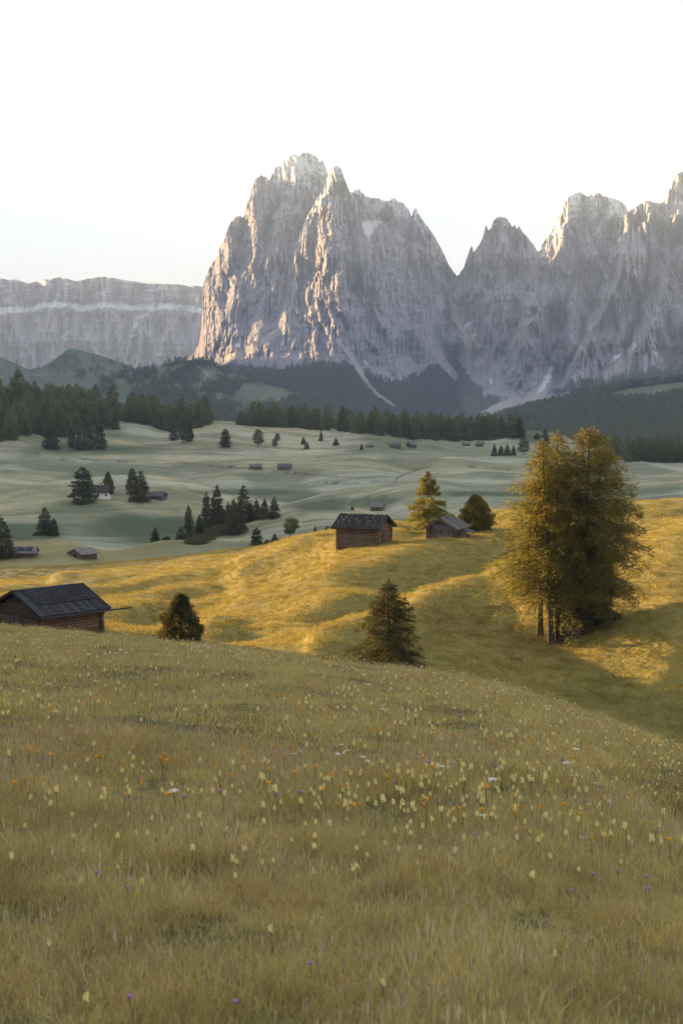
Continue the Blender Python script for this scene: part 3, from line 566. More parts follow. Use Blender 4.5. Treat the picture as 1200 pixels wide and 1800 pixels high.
def conifer(Ht, R, shape, seed, nbr=120, nleaf=60, ll=.5, lw=.12, rise=.1, droop=.45, hang=.25, spread=.22, z0=.06, bend=0.0, rag=.3, twigs=True, r0=None, tip=.5, lean=0.0, cz=1.0, sides=7):
    """(trunk verts, faces), (foliage verts, faces); the tree stands at the origin"""
    r = np.random.default_rng(seed)
    tz = np.linspace(0, 1, 9); r0 = r0 or Ht*.018
    bx = bend*Ht*np.sin(tz*2.3 + seed) + lean*Ht*tz; by = .6*bend*Ht*np.cos(tz*1.9 + seed*2) - .6*bend*Ht*math.cos(seed*2)
    bx = bx - bend*Ht*math.sin(seed)
    tp = np.stack([bx, by, tz*Ht*.985], -1); tp[0, 2] = -.03*Ht
    rad = r0*(1 - tz)**.8 + .004*Ht*(1 - tz) + .002*Ht; rad[0] *= 1.45
    tv, tf = tube(tp, rad, sides)
    u0 = z0 + (1 - z0)*(np.sort(r.random(nbr))**cz)
    u0 = np.clip(u0 + 0*u0, 0, .985)
    az = np.arange(nbr)*2.39996 + r.normal(size=nbr)*.5
    L = np.array([shape(u) for u in u0])*R*(1 + rag*(r.random(nbr) - .6)) + .02*R
    ax = np.interp(u0, tz, bx); ay = np.interp(u0, tz, by)
    rs = rise*(1 + .5*r.normal(size=nbr)) + tip*np.clip(u0 - .55, 0, 1)*1.6; dr = droop*(.7 + .6*r.random(nbr))*(1.15 - u0)
    def curve(u, k):
        h = L[k]*u
        return np.stack([ax[k] + np.cos(az[k])*h, ay[k] + np.sin(az[k])*h, u0[k]*Ht + L[k]*(rs[k]*u - dr[k]*u*u)], -1)
    # leaves
    cnt = np.maximum(3, (nleaf*(L/R)**1.1).astype(int)); k = np.repeat(np.arange(nbr), cnt); n = len(k)
    u = .12 + .9*r.random(n)**.75
    p = curve(u, k)
    lat = np.stack([-np.sin(az[k]), np.cos(az[k]), 0*u], -1); outw = np.stack([np.cos(az[k]), np.sin(az[k]), 0*u], -1)
    q = r.normal(size=n)*spread*L[k]*(1.15 - .8*u)
    p = p + lat*q[:, None]; p[:, 2] -= hang*np.abs(r.normal(size=n))*ll*2 + .12*np.abs(q); 
    d = unit(outw*.75 + lat*(np.sign(q)*.55)[:, None] + r.normal(size=(n, 3))*.5 + np.array([0, 0, -.35 + .5*tip]))
    lv, lf = leaves(p, d, ll*(.6 + .8*r.random(n)), lw*(.6 + .8*r.random(n)), r)
    # crown tip
    nt = max(8, nleaf//2); zt = Ht*(.9 + .1*r.random(nt)); pt = np.stack([np.interp(zt/Ht, tz, bx), np.interp(zt/Ht, tz, by), zt], -1)
    dt = unit(r.normal(size=(nt, 3))*.6 + np.array([0, 0, .7])); lv2, lf2 = leaves(pt, dt, ll*.8, lw, r)
    lf2 = lf2 + len(lv); lv = np.concatenate([lv, lv2]); lf = np.concatenate([lf, lf2])
    if twigs:   # the limbs themselves, as thin three-sided spars
        us = np.array([0, .35, .7, 1.0]); K = np.arange(nbr)
        C = np.stack([curve(np.full(nbr, w), K) for w in us], 1)
        rr = np.maximum(.012*L, .006*R)[:, None]*np.array([1, .7, .45, .12])[None]
        offs = np.stack([np.array([0, 0, 1.0])[None] + 0*lat[:nbr]*0 if False else np.tile([0, 0, 1.0], (nbr, 1)),
                         np.stack([-np.sin(az), np.cos(az), -.5 + 0*az], -1), np.stack([np.sin(az), -np.cos(az), -.5 + 0*az], -1)], 1)
        bv = (C[:, :, None] + offs[:, None]*rr[:, :, None, None]).reshape(-1, 3)
        base = np.arange(nbr)[:, None, None]*12 + np.arange(3)[None, :, None]*3
        a_ = base + np.arange(3)[None, None]; b_ = base + (np.arange(3)[None, None] + 1) % 3
        bf = np.stack([a_, b_, b_ + 3, a_ + 3], -1).reshape(-1, 4)
        tf = np.concatenate([tf, bf + len(tv)]); tv = np.concatenate([tv, bv])
    return (tv, tf), (lv, lf)
def tree_thing(name, parts, leafmat, loc, rz=0.0, scale=1.0, label='', cat='tree', group=None):
    root = put(name, None, loc=loc, rz=rz, scale=scale); root.empty_display_size = .5
    (tv, tf), (lv, lf) = parts
    put('trunk', np_mesh('trunk', tv, tf, [M['bark']], smooth=True), root)
    put('crown', np_mesh('crown', lv, lf, [leafmat]), root)
    return tag(root, label, cat, group)
cone = lambda u: (1 - u)**.85
full_cone = lambda u: min(1, (1 - u)**.75*1.05)*(.8 + .2*min(1, u*6))
dome = lambda u: max(0.0, math.sin(math.pi*min(1, max(0, (u*.92 + .07))))**.7)*(1.0 if u < .5 else 1 - .25*(u - .5))
ovoid = lambda u: (min(1.0, .68 + u*1.5) if u < .24 else max(0, 1 - ((u - .24)/.78)**1.75))
bell_ = lambda u: (1 - u)**.6*min(1.0, .55 + u*2.2)

def span(px, top, base, Y):
    """height in metres of something seen between two picture rows at distance Y"""
    return (tpy(top) - tpy(base))*Y

# the group of big larches on the right
big = [ # px, base row, distance, top row, spread (m), shape, needles, label, seed, first limb, leaves per limb, limbs
    (948, 1117, 117, 800, 6.2, bell_, 'larch', 'golden larch at the left of the big clump, limbs reaching furthest left', 1, .17, 130, 200),
    (968, 1132, 114, 772, 4.3, bell_, 'larch', 'leaning slender golden larch standing nearest of the big clump', 2, .22, 130, 190),
    (979, 1112, 118, 757, 4.2, bell_, 'larch', 'tall golden larch behind the leaning trunk, its pointed top left of the clump crown', 3, .25, 130, 190),
    (1027, 1112, 116, 753, 4.5, dome, 'larch2', 'tallest broad larch with domed olive crown and grey trunk in the clump', 4, .2, 115, 230),
    (1044, 1099, 120, 786, 3.9, dome, 'larch2', 'shaded larch on the right side of the clump with drooping right limbs', 5, .22, 115, 220)]
for px, bp, Y, tp_, R, sh, mt, lab, sd, z0, nl, nb in big:
    g = pick(px, bp, 96, 150); Ht = float(tpy(tp_)*g[1] - g[2])
    parts = conifer(Ht, R, sh, sd, nbr=nb, nleaf=nl, ll=.36, lw=.075, rise=.12, droop=.42, hang=.6, spread=.15, z0=z0, bend=.012, rag=.5, r0=.15, lean=(-.03 if sd == 2 else 0), cz=.9)
    tree_thing('larch_tree', parts, M[mt], g, 0, 1, lab, 'tree', 'big larch clump on the golden slope')
g = pick(1010, 1108, 96, 150)
tree_thing('spruce_tree', conifer(12.2, 2.6, full_cone, 12, nbr=150, nleaf=110, ll=.36, lw=.12, rise=-.02, droop=.35, hang=.35, spread=.2, z0=.1, rag=.35), M['spruce'], g, 0, 1, 'dark spruce growing inside the clump of golden larches', 'tree')
g = pick(1048, 1099, 96, 150)
tree_thing('spruce_tree', conifer(8.2, 2.5, full_cone, 13, nbr=120, nleaf=100, ll=.36, lw=.12, rise=-.02, droop=.35, hang=.35, spread=.2, z0=.12, rag=.35), M['spruce'], g, 0, 1, 'low dark spruce under the right side of the larch clump', 'tree')
# the lone trees around it
g = ground_at(752, 926, 175); Ht = float(tpy(829)*175 - g[2])
tree_thing('larch_tree', conifer(Ht, 3.5, cone, 21, nbr=105, nleaf=230, ll=.30, lw=.11, rise=.10, droop=.22, hang=.35, spread=.15, z0=.14, rag=.45, bend=.006), M['larch'], g, 0, 1, 'sunlit golden larch with level tiers behind the small gabled hut', 'tree')
def stone_pine(Ht, R, seed, n=520, needles=26, ll=.3, lw=.07):
    r = np.random.default_rng(seed)
    tv, tf = tube([(0, 0, -.1*Ht), (0, 0, .4*Ht), (0, 0, .9*Ht)], [.03*Ht, .024*Ht, .006*Ht])
    u = .03 + .95*r.random(n); a = r.random(n)*2*np.pi; rad = np.array([ovoid(x) for x in u])*R*(.45 + .55*r.random(n)**.4)*(1 + .13*np.sin(a*5 + u*19) + .11*r.normal(size=n))
    c = np.stack([np.cos(a)*rad, np.sin(a)*rad, u*Ht*.96], -1)
    k = np.repeat(np.arange(n), needles); o = np.stack([np.cos(a[k])*.7, np.sin(a[k])*.7, .75 + 0*k], -1)
    d = unit(o*.8 + r.normal(size=(len(k), 3))*.55); p = c[k] + r.normal(size=(len(k), 3))*.06*R
    lv, lf = leaves(p, d, ll*(.6 + .8*r.random(len(k))), lw, r)
    return (tv, tf), (lv, lf)
g = ground_at(836, 941, 172); Ht = float(tpy(870)*172 - g[2])
tree_thing('pine_tree', stone_pine(Ht, 1.95, 31, 560, 28, .30, .10), M['larch2'], g, 0, 1, 'round bushy stone pine touching the small gabled hut on its right', 'tree')
g = ground_at(318, 1130, 104); Ht = float(tpy(1042)*104 - g[2])
tree_thing('pine_tree', stone_pine(Ht, 1.5, 32, 620, 30, .20, .05), M['pine'], g, 0, 1, 'dark egg shaped stone pine standing alone just beyond the near slope', 'tree')
g = ground_at(682, 1178, 92); Ht = float(tpy(1019)*92 - g[2])
tree_thing('larch_tree', conifer(Ht, 3.0, full_cone, 33, nbr=190, nleaf=190, ll=.24, lw=.06, rise=.0, droop=.25, hang=.3, spread=.2, z0=.03, rag=.75), M['pine'], g, 0, 1, 'dark ragged young larch half hidden behind the flowery crest', 'tree')

# trees of the basin, one by one: px, top row, base row, half width px, distance, kind, label
def variant(kind, seed):
    if kind == 'spruce': return conifer(1, .21, full_cone, seed, nbr=110, nleaf=46, ll=.05, lw=.026, rise=.02, droop=.4, hang=.25, spread=.2, z0=.05, rag=.5, r0=.014, twigs=False, sides=5)
    if kind == 'slim':   return conifer(1, .13, full_cone, seed, nbr=110, nleaf=40, ll=.045, lw=.024, rise=-.05, droop=.5, hang=.25, spread=.22, z0=.05, rag=.45, r0=.012, twigs=False, sides=5)
    if kind == 'bushy':  return conifer(1, .30, bell_, seed, nbr=120, nleaf=56, ll=.055, lw=.03, rise=.15, droop=.25, hang=.25, spread=.22, z0=.03, rag=.45, r0=.016, twigs=False, sides=5)
    if kind == 'round':  return stone_pine(1, .36, seed, 260, 16, .09, .035)
    if kind == 'open':   return conifer(1, .24, dome, seed, nbr=80, nleaf=44, ll=.05, lw=.026, rise=.2, droop=.2, hang=.4, spread=.2, z0=.2, rag=.6, r0=.015, twigs=False, sides=5)
VAR = {}
def var_mesh(kind, k):
    if (kind, k) not in VAR:
        (tv, tf), (lv, lf) = variant(kind, 100 + k*7 + len(kind))
        VAR[(kind, k)] = (np_mesh('trunk', tv, tf, [M['bark']], smooth=True), np_mesh('crown', lv, lf, [M['pine' if kind in ('round', 'open') else 'spruce']]), 2*float(np.percentile(np.abs(lv[:, 0]), 97)))
    return VAR[(kind, k)]
cnt = [0]
def basin_tree(px, top, base, hw, Y, kind, label, group=None, name=None, lean=0):
    cnt[0] += 1; tm, cm, w = var_mesh(kind, cnt[0] % 3)
    g = ground_at(px, base, Y); q = pick(px, base, max(40, Y*.75), Y*1.3)
    if q is not None and abs(q[1] - Y) < .25*Y: g = q
    Y = g[1]; Ht = span(px, top, base, Y); wide = 2*hw/F*Y
    o = put(name or {'spruce': 'spruce_tree', 'slim': 'spruce_tree', 'bushy': 'spruce_tree', 'round': 'pine_tree', 'open': 'pine_tree'}[kind], None, loc=(g[0], g[1], g[2] - .02*Ht), rz=cnt[0]*1.7, scale=(wide/w, wide/w, Ht*1.02))
    o.rotation_euler[1] = lean
    put('trunk', tm, o); put('crown', cm, o)
    return tag(o, label, 'tree', group)
GS = 'dark spruces on the spur in the basin'
for a in [
    (146, 821, 884, 22, 830, 'bushy', 'broad dark spruce covering the left end of the white house'),
    (190, 830, 869, 10, 850, 'round', 'narrow dark tree just right of and behind the white house'),
    (233, 822, 868, 11, 850, 'bushy', 'paler slim tree behind the dark spruce beside the low grey barn'),
    (248, 828, 881, 17, 825, 'spruce', 'dark spruce hiding the left end of the low grey barn'),
    (4, 909, 981, 22, 470, 'spruce', 'large spruce cut by the left picture edge, beside the solar roofed hut'),
    (80, 923, 972, 17, 500, 'spruce', 'dark spruce between the solar roofed hut and the grey chalet'),
    (96, 941, 973, 9, 505, 'slim', 'smaller spruce leaning on the right of the dark spruce by the solar roofed hut'),
    (273, 927, 964, 9, 560, 'slim', 'small dark pointed spruce standing alone left of the spur'),
    (293, 943, 963, 13, 550, 'round', 'low rounded olive bush right of the lone pointed spruce'),
    (318, 925, 963, 12, 560, 'spruce', 'small spruce at the foot of the spur, left of the slim spire'),
    (332, 888, 958, 11, 565, 'slim', 'slim spire shaped spruce leftmost of the tall trees on the spur'),
    (351, 905, 942, 9, 590, 'slim', 'small spruce between the slim spire and the tall twin spruces'),
    (363, 865, 928, 11, 610, 'slim', 'dark narrow left one of the tall twin spruces on the spur'),
    (382, 853, 927, 15, 615, 'spruce', 'taller right one of the twin spruces on the spur'),
    (389, 890, 924, 10, 605, 'bushy', 'short spruce in front of the tall twin spruces'),
    (401, 882, 921, 8, 625, 'slim', 'narrow spruce just right of the tall twin spruces'),
    (411, 876, 919, 9, 630, 'slim', 'narrow spruce left of the broad tallest spruce on the spur'),
    (428, 854, 919, 16, 630, 'spruce', 'broad tall spruce in the middle of the row on the spur'),
    (440, 880, 917, 8, 635, 'slim', 'short spruce tucked against the right of the broad tall spruce'),
    (451, 878, 914, 9, 640, 'slim', 'third last spruce of the row on the spur'),
    (465, 877, 912, 9, 645, 'slim', 'second last spruce of the row on the spur'),
    (482, 873, 911, 11, 650, 'spruce', 'last spruce at the right end of the row on the spur'),
    (404, 906, 939, 11, 560, 'bushy', 'left one of the two low bushy spruces in front of the row'),
    (419, 900, 939, 14, 560, 'bushy', 'right one of the two low bushy spruces in front of the row'),
    (451, 928, 963, 11, 480, 'bushy', 'small olive green spruce by the golden crest, left of the leaning pine'),
    (483, 938, 960, 8, 480, 'spruce', 'tiny spruce just left of the leaning pine'),
    (470, 949, 962, 7, 470, 'round', 'small brown bush left of the tiny spruce by the golden crest'),
    (554, 925, 949, 6, 470, 'spruce', 'tiny dark spruce peeping over the golden crest left of the stone weighted hut'),
    (577, 926, 950, 12, 470, 'round', 'olive bush at the left corner of the stone weighted hut'),
    (619, 890, 897, 3, 640, 'round', 'tiny lone bush left of the distant log hut'),
    (396, 754, 786, 10, 1090, 'bushy', 'dark rounded spruce alone on the upper meadow'),
    (454, 754, 785, 9, 1090, 'open', 'thin loose tree on the upper meadow right of the rounded spruce'),
    (487, 761, 778, 5, 1120, 'open', 'upper one of two small loose trees on the upper meadow'),
    (483, 770, 786, 5, 1090, 'open', 'lower one of two small loose trees on the upper meadow'),
    (533, 767, 781, 4, 1110, 'spruce', 'left one of a pair of tiny dark spruces on the upper meadow'),
    (539, 776, 789, 5, 1080, 'spruce', 'lower right one of a pair of tiny dark spruces on the upper meadow'),
    (564, 757, 775, 4, 1150, 'spruce', 'tiny dark spruce close below the middle of the forest band'),
    (590, 769, 783, 5, 1110, 'spruce', 'tiny dark round spruce right of the pair on the upper meadow'),
    (635, 780, 791, 3, 1070, 'spruce', 'smallest dark spruce dot near the row of far huts'),
    (306, 744, 774, 8, 1110, 'bushy', 'left tree of the clump of three on the forest edge'),
    (322, 743, 779, 9, 1100, 'open', 'middle tree of the clump of three on the forest edge'),
    (333, 741, 776, 7, 1105, 'bushy', 'right tree of the clump of three on the forest edge'),
    (203, 727, 755, 7, 1150, 'spruce', 'dark pointed spruce at the right corner of the left forest'),
    (91, 741, 790, 13, 1020, 'bushy', 'pale rounded spruce standing in front of the left forest'),
    (127, 752, 787, 7, 1030, 'bushy', 'leftmost tree of the clump before the left forest'),
    (140, 757, 791, 8, 1020, 'spruce', 'lowest dark tree of the clump before the left forest'),
    (156, 745, 790, 11, 1020, 'bushy', 'broad middle tree of the clump before the left forest'),
    (176, 737, 789, 10, 1020, 'bushy', 'tall right tree of the clump before the left forest'),
    (868, 780, 802, 6, 1040, 'spruce', 'leftmost of the small dark trees below the two far sheds'),
    (880, 783, 801, 5, 1040, 'slim', 'second of the small dark trees below the two far sheds'),
    (891, 781, 801, 6, 1040, 'spruce', 'third of the small dark trees below the two far sheds'),
    (902, 783, 801, 5, 1040, 'spruce', 'fourth of the small dark trees below the two far sheds'),
    (920, 768, 799, 9, 1040, 'open', 'loose grey tree at the right end of the small dark row'),
    (912, 735, 769, 10, 1230, 'spruce', 'last tall tree at the right end of the forest band'),
    (943, 762, 772, 5, 1200, 'round', 'small round bush on the far clearing'),
    (957, 752, 792, 9, 1080, 'spruce', 'dark tree peeping out left of the big larch top'),
    ]: basin_tree(*a)
# the leaning pine with a bare stem
g = pick(505, 956, 250, 700); g = ground_at(505, 956, 480) if g is None or g[1] > 620 else g
Ht = span(505, 911, 956, g[1])
(tv, tf), (lv, lf) = conifer(1, .27, lambda u: .2 if u < .4 else max(.1, math.sin(math.pi*min(1, (u - .33)/.72))), 77, nbr=60, nleaf=60, ll=.06, lw=.03, rise=.2, droop=.25, hang=.3, spread=.25, z0=.42, rag=.8, r0=.022, lean=.22, twigs=True)
tree_thing('pine_tree', ((tv*Ht, tf), (lv*Ht, lf)), M['larch2'], g, .2, 1, 'leaning pine with bare stem and brown lopsided crown beyond the golden crest', 'tree')

# the forest on the far side of the basin: the trees one can tell apart
FV = []
for k in range(5):
    (tv, tf), (lv, lf) = conifer(1, [.27, .32, .23, .34, .27][k], [full_cone, bell_, full_cone, bell_, bell_][k], 300 + k, nbr=85, nleaf=34, ll=.065, lw=.042, rise=.08, droop=.25, hang=.2, spread=.24, z0=.03, rag=.4, r0=.013, twigs=False, sides=4)
    FV.append(np_mesh('spruce_tree', np.concatenate([tv, lv]), [tf, lf + len(tv)], [M['bark'], M['forest']], np.r_[np.zeros(len(tf)), np.ones(len(lf))]))
rf = np.random.default_rng(55)
BEHIND = []
def forest(pts_fn, n, n_own, hpx, group, label, tries=6000, mind=2.6):
    got = []
    for _ in range(tries):
        if len(got) >= n: break
        px, base = pts_fn()
        if any(abs(px - a)/mind < 1 and abs(base - b)/(mind*.45) < 1 for a, b, _q in got): continue
        q = pick(px, base, 850, 1360)
        if q is not None: got.append((px, base, q))
    got.sort(key=lambda g: -g[1])
    for i, (px, base, q) in enumerate(got):
        Ht = hpx*(.55 + .72*rf.random())/F*q[1]; k = int(rf.integers(5)); w = Ht*(.95 + .3*rf.random()); rz = rf.random()*6.3
        if i >= n_own: BEHIND.append((q[0], q[1], q[2] - .3, rz, w, Ht, k)); continue
        o = put('spruce_tree', FV[k], loc=(q[0], q[1], q[2] - .3), rz=rz, scale=(w, w, Ht))
        tag(o, label, 'tree', group)
    return got
def band(x0, x1, top, bot):
    def f():
        px = x0 + (x1 - x0)*rf.random()
        t = np.interp(px, *zip(*top)); b = np.interp(px, *zip(*bot)); return px, t + (b - t)*rf.random()
    return f
forest(band(-30, 202, [(-30, 703), (60, 706), (120, 716), (202, 731)], [(-30, 780), (50, 776), (80, 770), (150, 764), (202, 748)]), 190, 95, 46, 'spruces of the forest at the left edge', 'spruce in the front ranks of the forest at the left edge')
forest(band(222, 368, [(222, 730), (300, 739), (368, 743)], [(222, 742), (262, 748), (300, 760), (330, 757), (368, 746)]), 62, 40, 40, 'spruces of the second forest from the left', 'spruce in the dark stand right of the left forest')
forest(band(412, 440, [(412, 743), (440, 744)], [(412, 747), (440, 749)]), 4, 4, 24, 'spruces in the gap of the forest', 'small spruce left of the long forest band')
forest(band(442, 918, [(442, 744), (600, 751), (800, 760), (918, 766)], [(442, 749), (560, 756), (640, 762), (720, 772), (820, 776), (880, 772), (918, 768)]), 190, 85, 34, 'spruces of the long forest band', 'spruce in the long dark forest band below the great peak')
forest(band(1062, 1235, [(1062, 799), (1235, 806)], [(1062, 812), (1235, 814)]), 70, 34, 34, 'spruces of the forest at the right edge', 'spruce in the dark wood at the right edge behind the larches')

# ------------------------------------------------------------------ scattered masses (points + geometry nodes)
def scatter(name, pts, rot, scl, idx, sources):
    src = bpy.data.collections.new(name + '_kinds')
    for i, me in enumerate(sources):
        o = bpy.data.objects.new('%s_kind_%02d' % (name, i), me); src.objects.link(o)
    me = bpy.data.meshes.new(name); me.vertices.add(len(pts)); me.vertices.foreach_set('co', np.asarray(pts, np.float32).ravel())
    a = me.attributes.new('rot', 'FLOAT_VECTOR', 'POINT'); a.data.foreach_set('vector', np.asarray(rot, np.float32).ravel())
    a = me.attributes.new('scl', 'FLOAT_VECTOR', 'POINT'); a.data.foreach_set('vector', np.asarray(scl, np.float32).ravel())
    a = me.attributes.new('idx', 'INT', 'POINT'); a.data.foreach_set('value', np.asarray(idx, np.int32))
    o = put(name, me)
    ng = bpy.data.node_groups.new(name, 'GeometryNodeTree')
    ng.interface.new_socket('Geometry', in_out='INPUT', socket_type='NodeSocketGeometry'); ng.interface.new_socket('Geometry', in_out='OUTPUT', socket_type='NodeSocketGeometry')
    n = ng.nodes; l = ng.links; gi = n.new('NodeGroupInput'); go = n.new('NodeGroupOutput')
    ci = n.new('GeometryNodeCollectionInfo'); ci.inputs['Collection'].default_value = src
    ci.inputs['Separate Children'].default_value = True; ci.inputs['Reset Children'].default_value = True
    iop = n.new('GeometryNodeInstanceOnPoints'); iop.inputs['Pick Instance'].default_value = True
    def na(nm, dt):
        x = n.new('GeometryNodeInputNamedAttribute'); x.data_type = dt; x.inputs['Name'].default_value = nm
        return next(s for s in x.outputs if s.enabled and s.name == 'Attribute')
    l.new(gi.outputs[0], iop.inputs['Points']); l.new(ci.outputs[0], iop.inputs['Instance'])
    l.new(na('idx', 'INT'), iop.inputs['Instance Index'])
    e2r = n.new('FunctionNodeEulerToRotation'); l.new(na('rot', 'FLOAT_VECTOR'), e2r.inputs[0]); l.new(e2r.outputs[0], iop.inputs['Rotation'])
    l.new(na('scl', 'FLOAT_VECTOR'), iop.inputs['Scale']); l.new(iop.outputs[0], go.inputs[0])
    md = o.modifiers.new('scatter', 'NODES'); md.node_group = ng
    return o
BH = np.array(BEHIND)
tag(scatter('forest', BH[:, :3], np.stack([0*BH[:, 3], 0*BH[:, 3], BH[:, 3]], -1), BH[:, [4, 4, 5]], BH[:, 6].astype(int), FV), 'rear ranks of the dark conifer forest edging the basin', 'forest', kind='stuff')
# woods far off on the mountain foot and the foothills
far = []
for k in range(4):
    (tv, tf), (lv, lf) = conifer(1, .19 + .02*k, full_cone, 500 + k, nbr=22, nleaf=7, ll=.16, lw=.12, rise=0, droop=.4, hang=.05, spread=.2, z0=.04, rag=.4, r0=.02, twigs=False, sides=3)
    far.append(np_mesh('far_spruce', lv, lf, [M['forest']]))
def front_of(keys, qx, qy):
    best = np.full(len(qx), 1e9); P_ = np.zeros((len(qx), 3))
    for kk in keys:
        p, ok = on_relief(kk, qx, qy); px = RELIEFS[kk][0]
        ok &= (qx > px[0]) & (qx < px[-1]); b = ok & (p[:, 1] < best)
        best[b] = p[b, 1]; P_[b] = p[b]
    return P_, best < 1e8
def woods(keys, n, box, keep):
    qx = box[0] + (box[1] - box[0])*rf.random(n); qy = box[2] + (box[3] - box[2])*rf.random(n)
    p, ok = front_of(keys, qx, qy); k = ok & (keep(qx, qy) > rf.random(n)); return p[k]
def mtkeep(px, py):
    e = np.interp(px, [380, 440, 500, 560, 600, 640, 680, 720, 760, 800, 840, 880, 960], [668, 662, 668, 655, 652, 664, 684, 676, 660, 664, 690, 712, 716]) + 9*fbm(px/22, py/22, 3, 98)
    s = strip(px, py, [([(595, 597), (612, 618), (626, 642), (640, 668), (662, 695), (690, 714)], 3.6), ([(750, 594), (770, 622), (786, 648), (806, 668), (822, 694), (818, 712)], 6.5)] + scr_r)
    return np.clip(sstep(-24, 14, py - e) - s*2, 0, 1)
wp = [woods([5, 6, 8, 12], 26000, (380, 960, 645, 752), mtkeep),
      woods([16], 9000, (-120, 640, 634, 745), lambda a, b: midforest(a, b, 0)),
      woods([17], 24000, (830, 1300, 660, 800), lambda a, b: rightforest(a, b, 0)),
      woods([12, 11], 2500, (1010, 1300, 640, 690), lambda a, b: sstep(-8, 8, b - np.interp(a, [1010, 1050, 1120, 1200, 1300], [672, 672, 656, 646, 640]))),
      woods([15], 900, (-100, 320, 630, 720), lambda a, b: .5*sstep(.0, .3, fbm(a/20, b/14, 3, 613)))]
wp = np.concatenate(wp); nW = len(wp); hs = 15*(.6 + .7*rf.random(nW))
wp[:, 2] -= 1
fw_ = scatter('forest', wp, np.stack([0*hs, 0*hs, rf.random(nW)*6.3], -1), np.stack([hs*1.1, hs*1.1, hs], -1), rf.integers(0, 4, nW), far)
tag(fw_, 'far dark conifer woods covering the foot of the mountains and the foothills', 'forest', kind='stuff')

# scrub on the bank of the spur
sp = []
for _ in range(420):
    a = rf.random(); px = 338 + 58*a + rf.normal()*3; py = 956 - 30*a + rf.normal()*4.0
    q = pick(px, py, 380, 800)
    if q is not None: sp.append(q)
sp = np.array(sp)
bush = []
for k in range(3):
    r = np.random.default_rng(700 + k); c = r.normal(size=(260, 3))*np.array([.5, .5, .32]); c[:, 2] = np.abs(c[:, 2])
    lv, lf = leaves(c, unit(r.normal(size=(260, 3)) + np.array([0, 0, .6])), .4, .16, r); bush.append(np_mesh('scrub', lv, lf, [M['pine']]))
so = scatter('scrub', sp, np.stack([0*sp[:, 0], 0*sp[:, 0], rf.random(len(sp))*6], -1), np.repeat((.6 + .9*rf.random(len(sp)))[:, None], 3, 1), rf.integers(0, 3, len(sp)), bush)
tag(so, 'low brown scrub covering the bank below the row of spruces', 'scrub', kind='stuff')

# ------------------------------------------------------------------ huts
M.update(log=m_wood('weathered_logs', (.055, .042, .034), (.11, .082, .064), (.19, .145, .115), (1, 1, 1), 5),
    redlog=m_wood('reddish_logs', (.07, .038, .024), (.14, .078, .048), (.23, .14, .092), (1, 1, 1), 5),
    board=m_wood('grey_boards', (.06, .058, .06), (.105, .10, .105), (.18, .17, .175), (1, 1, 1), 6),
    darkboard=m_wood('dark_roof_boards', (.022, .022, .026), (.045, .045, .052), (.085, .085, .098), (1, 1, 1), 6),
    stone=m_plain('pale_stone', (.42, .41, .40)), white=m_plain('white_render', (.78, .77, .75), .8, .06),
    glass=m_plain('dark_window', (.02, .022, .028), .15, .1), tile=m_plain('dark_roof', (.06, .042, .045)),
    panel=m_plain('solar_panel', (.018, .022, .04), .2, .2), metal=m_plain('weathered_roof_sheet', (.16, .15, .155), .6))
UB = {}
def box_me(mat, bev=0.0):
    key = (mat.name, bev)
    if key not in UB:
        v = np.array([(x, y, z) for x in (-.5, .5) for y in (-.5, .5) for z in (-.5, .5)], float)
        f = np.array([(0, 1, 3, 2), (4, 6, 7, 5), (0, 4, 5, 1), (2, 3, 7, 6), (0, 2, 6, 4), (1, 5, 7, 3)])
        UB[key] = np_mesh('piece', v, f, [mat])
    return UB[key]
def log_me(mat):
    key = ('log', mat.name)
    if key not in UB:
        a = np.linspace(0, 2*np.pi, 8, endpoint=False) + .39
        v = np.concatenate([np.stack([0*a + x, np.cos(a)*.54, np.sin(a)*.54], -1) for x in (-.5, .5)])
        f = np.array([(i, (i+1) % 8, (i+1) % 8 + 8, i + 8) for i in range(8)])
        c = np.array([(0, 7, 6, 5), (0, 5, 4, 3), (0, 3, 2, 1), (8, 9, 10, 11), (8, 11, 12, 13), (8, 13, 14, 15)])
        UB[key] = np_mesh('log', v, np.concatenate([f, c]), [mat])
    return UB[key]
from mathutils import Matrix, Euler
def piece(name, me, parent, c, size, rot=(0, 0, 0)):
    o = put(name, me, parent); o.location = c; o.scale = size; o.rotation_euler = rot; return o
rh = random.Random(4)
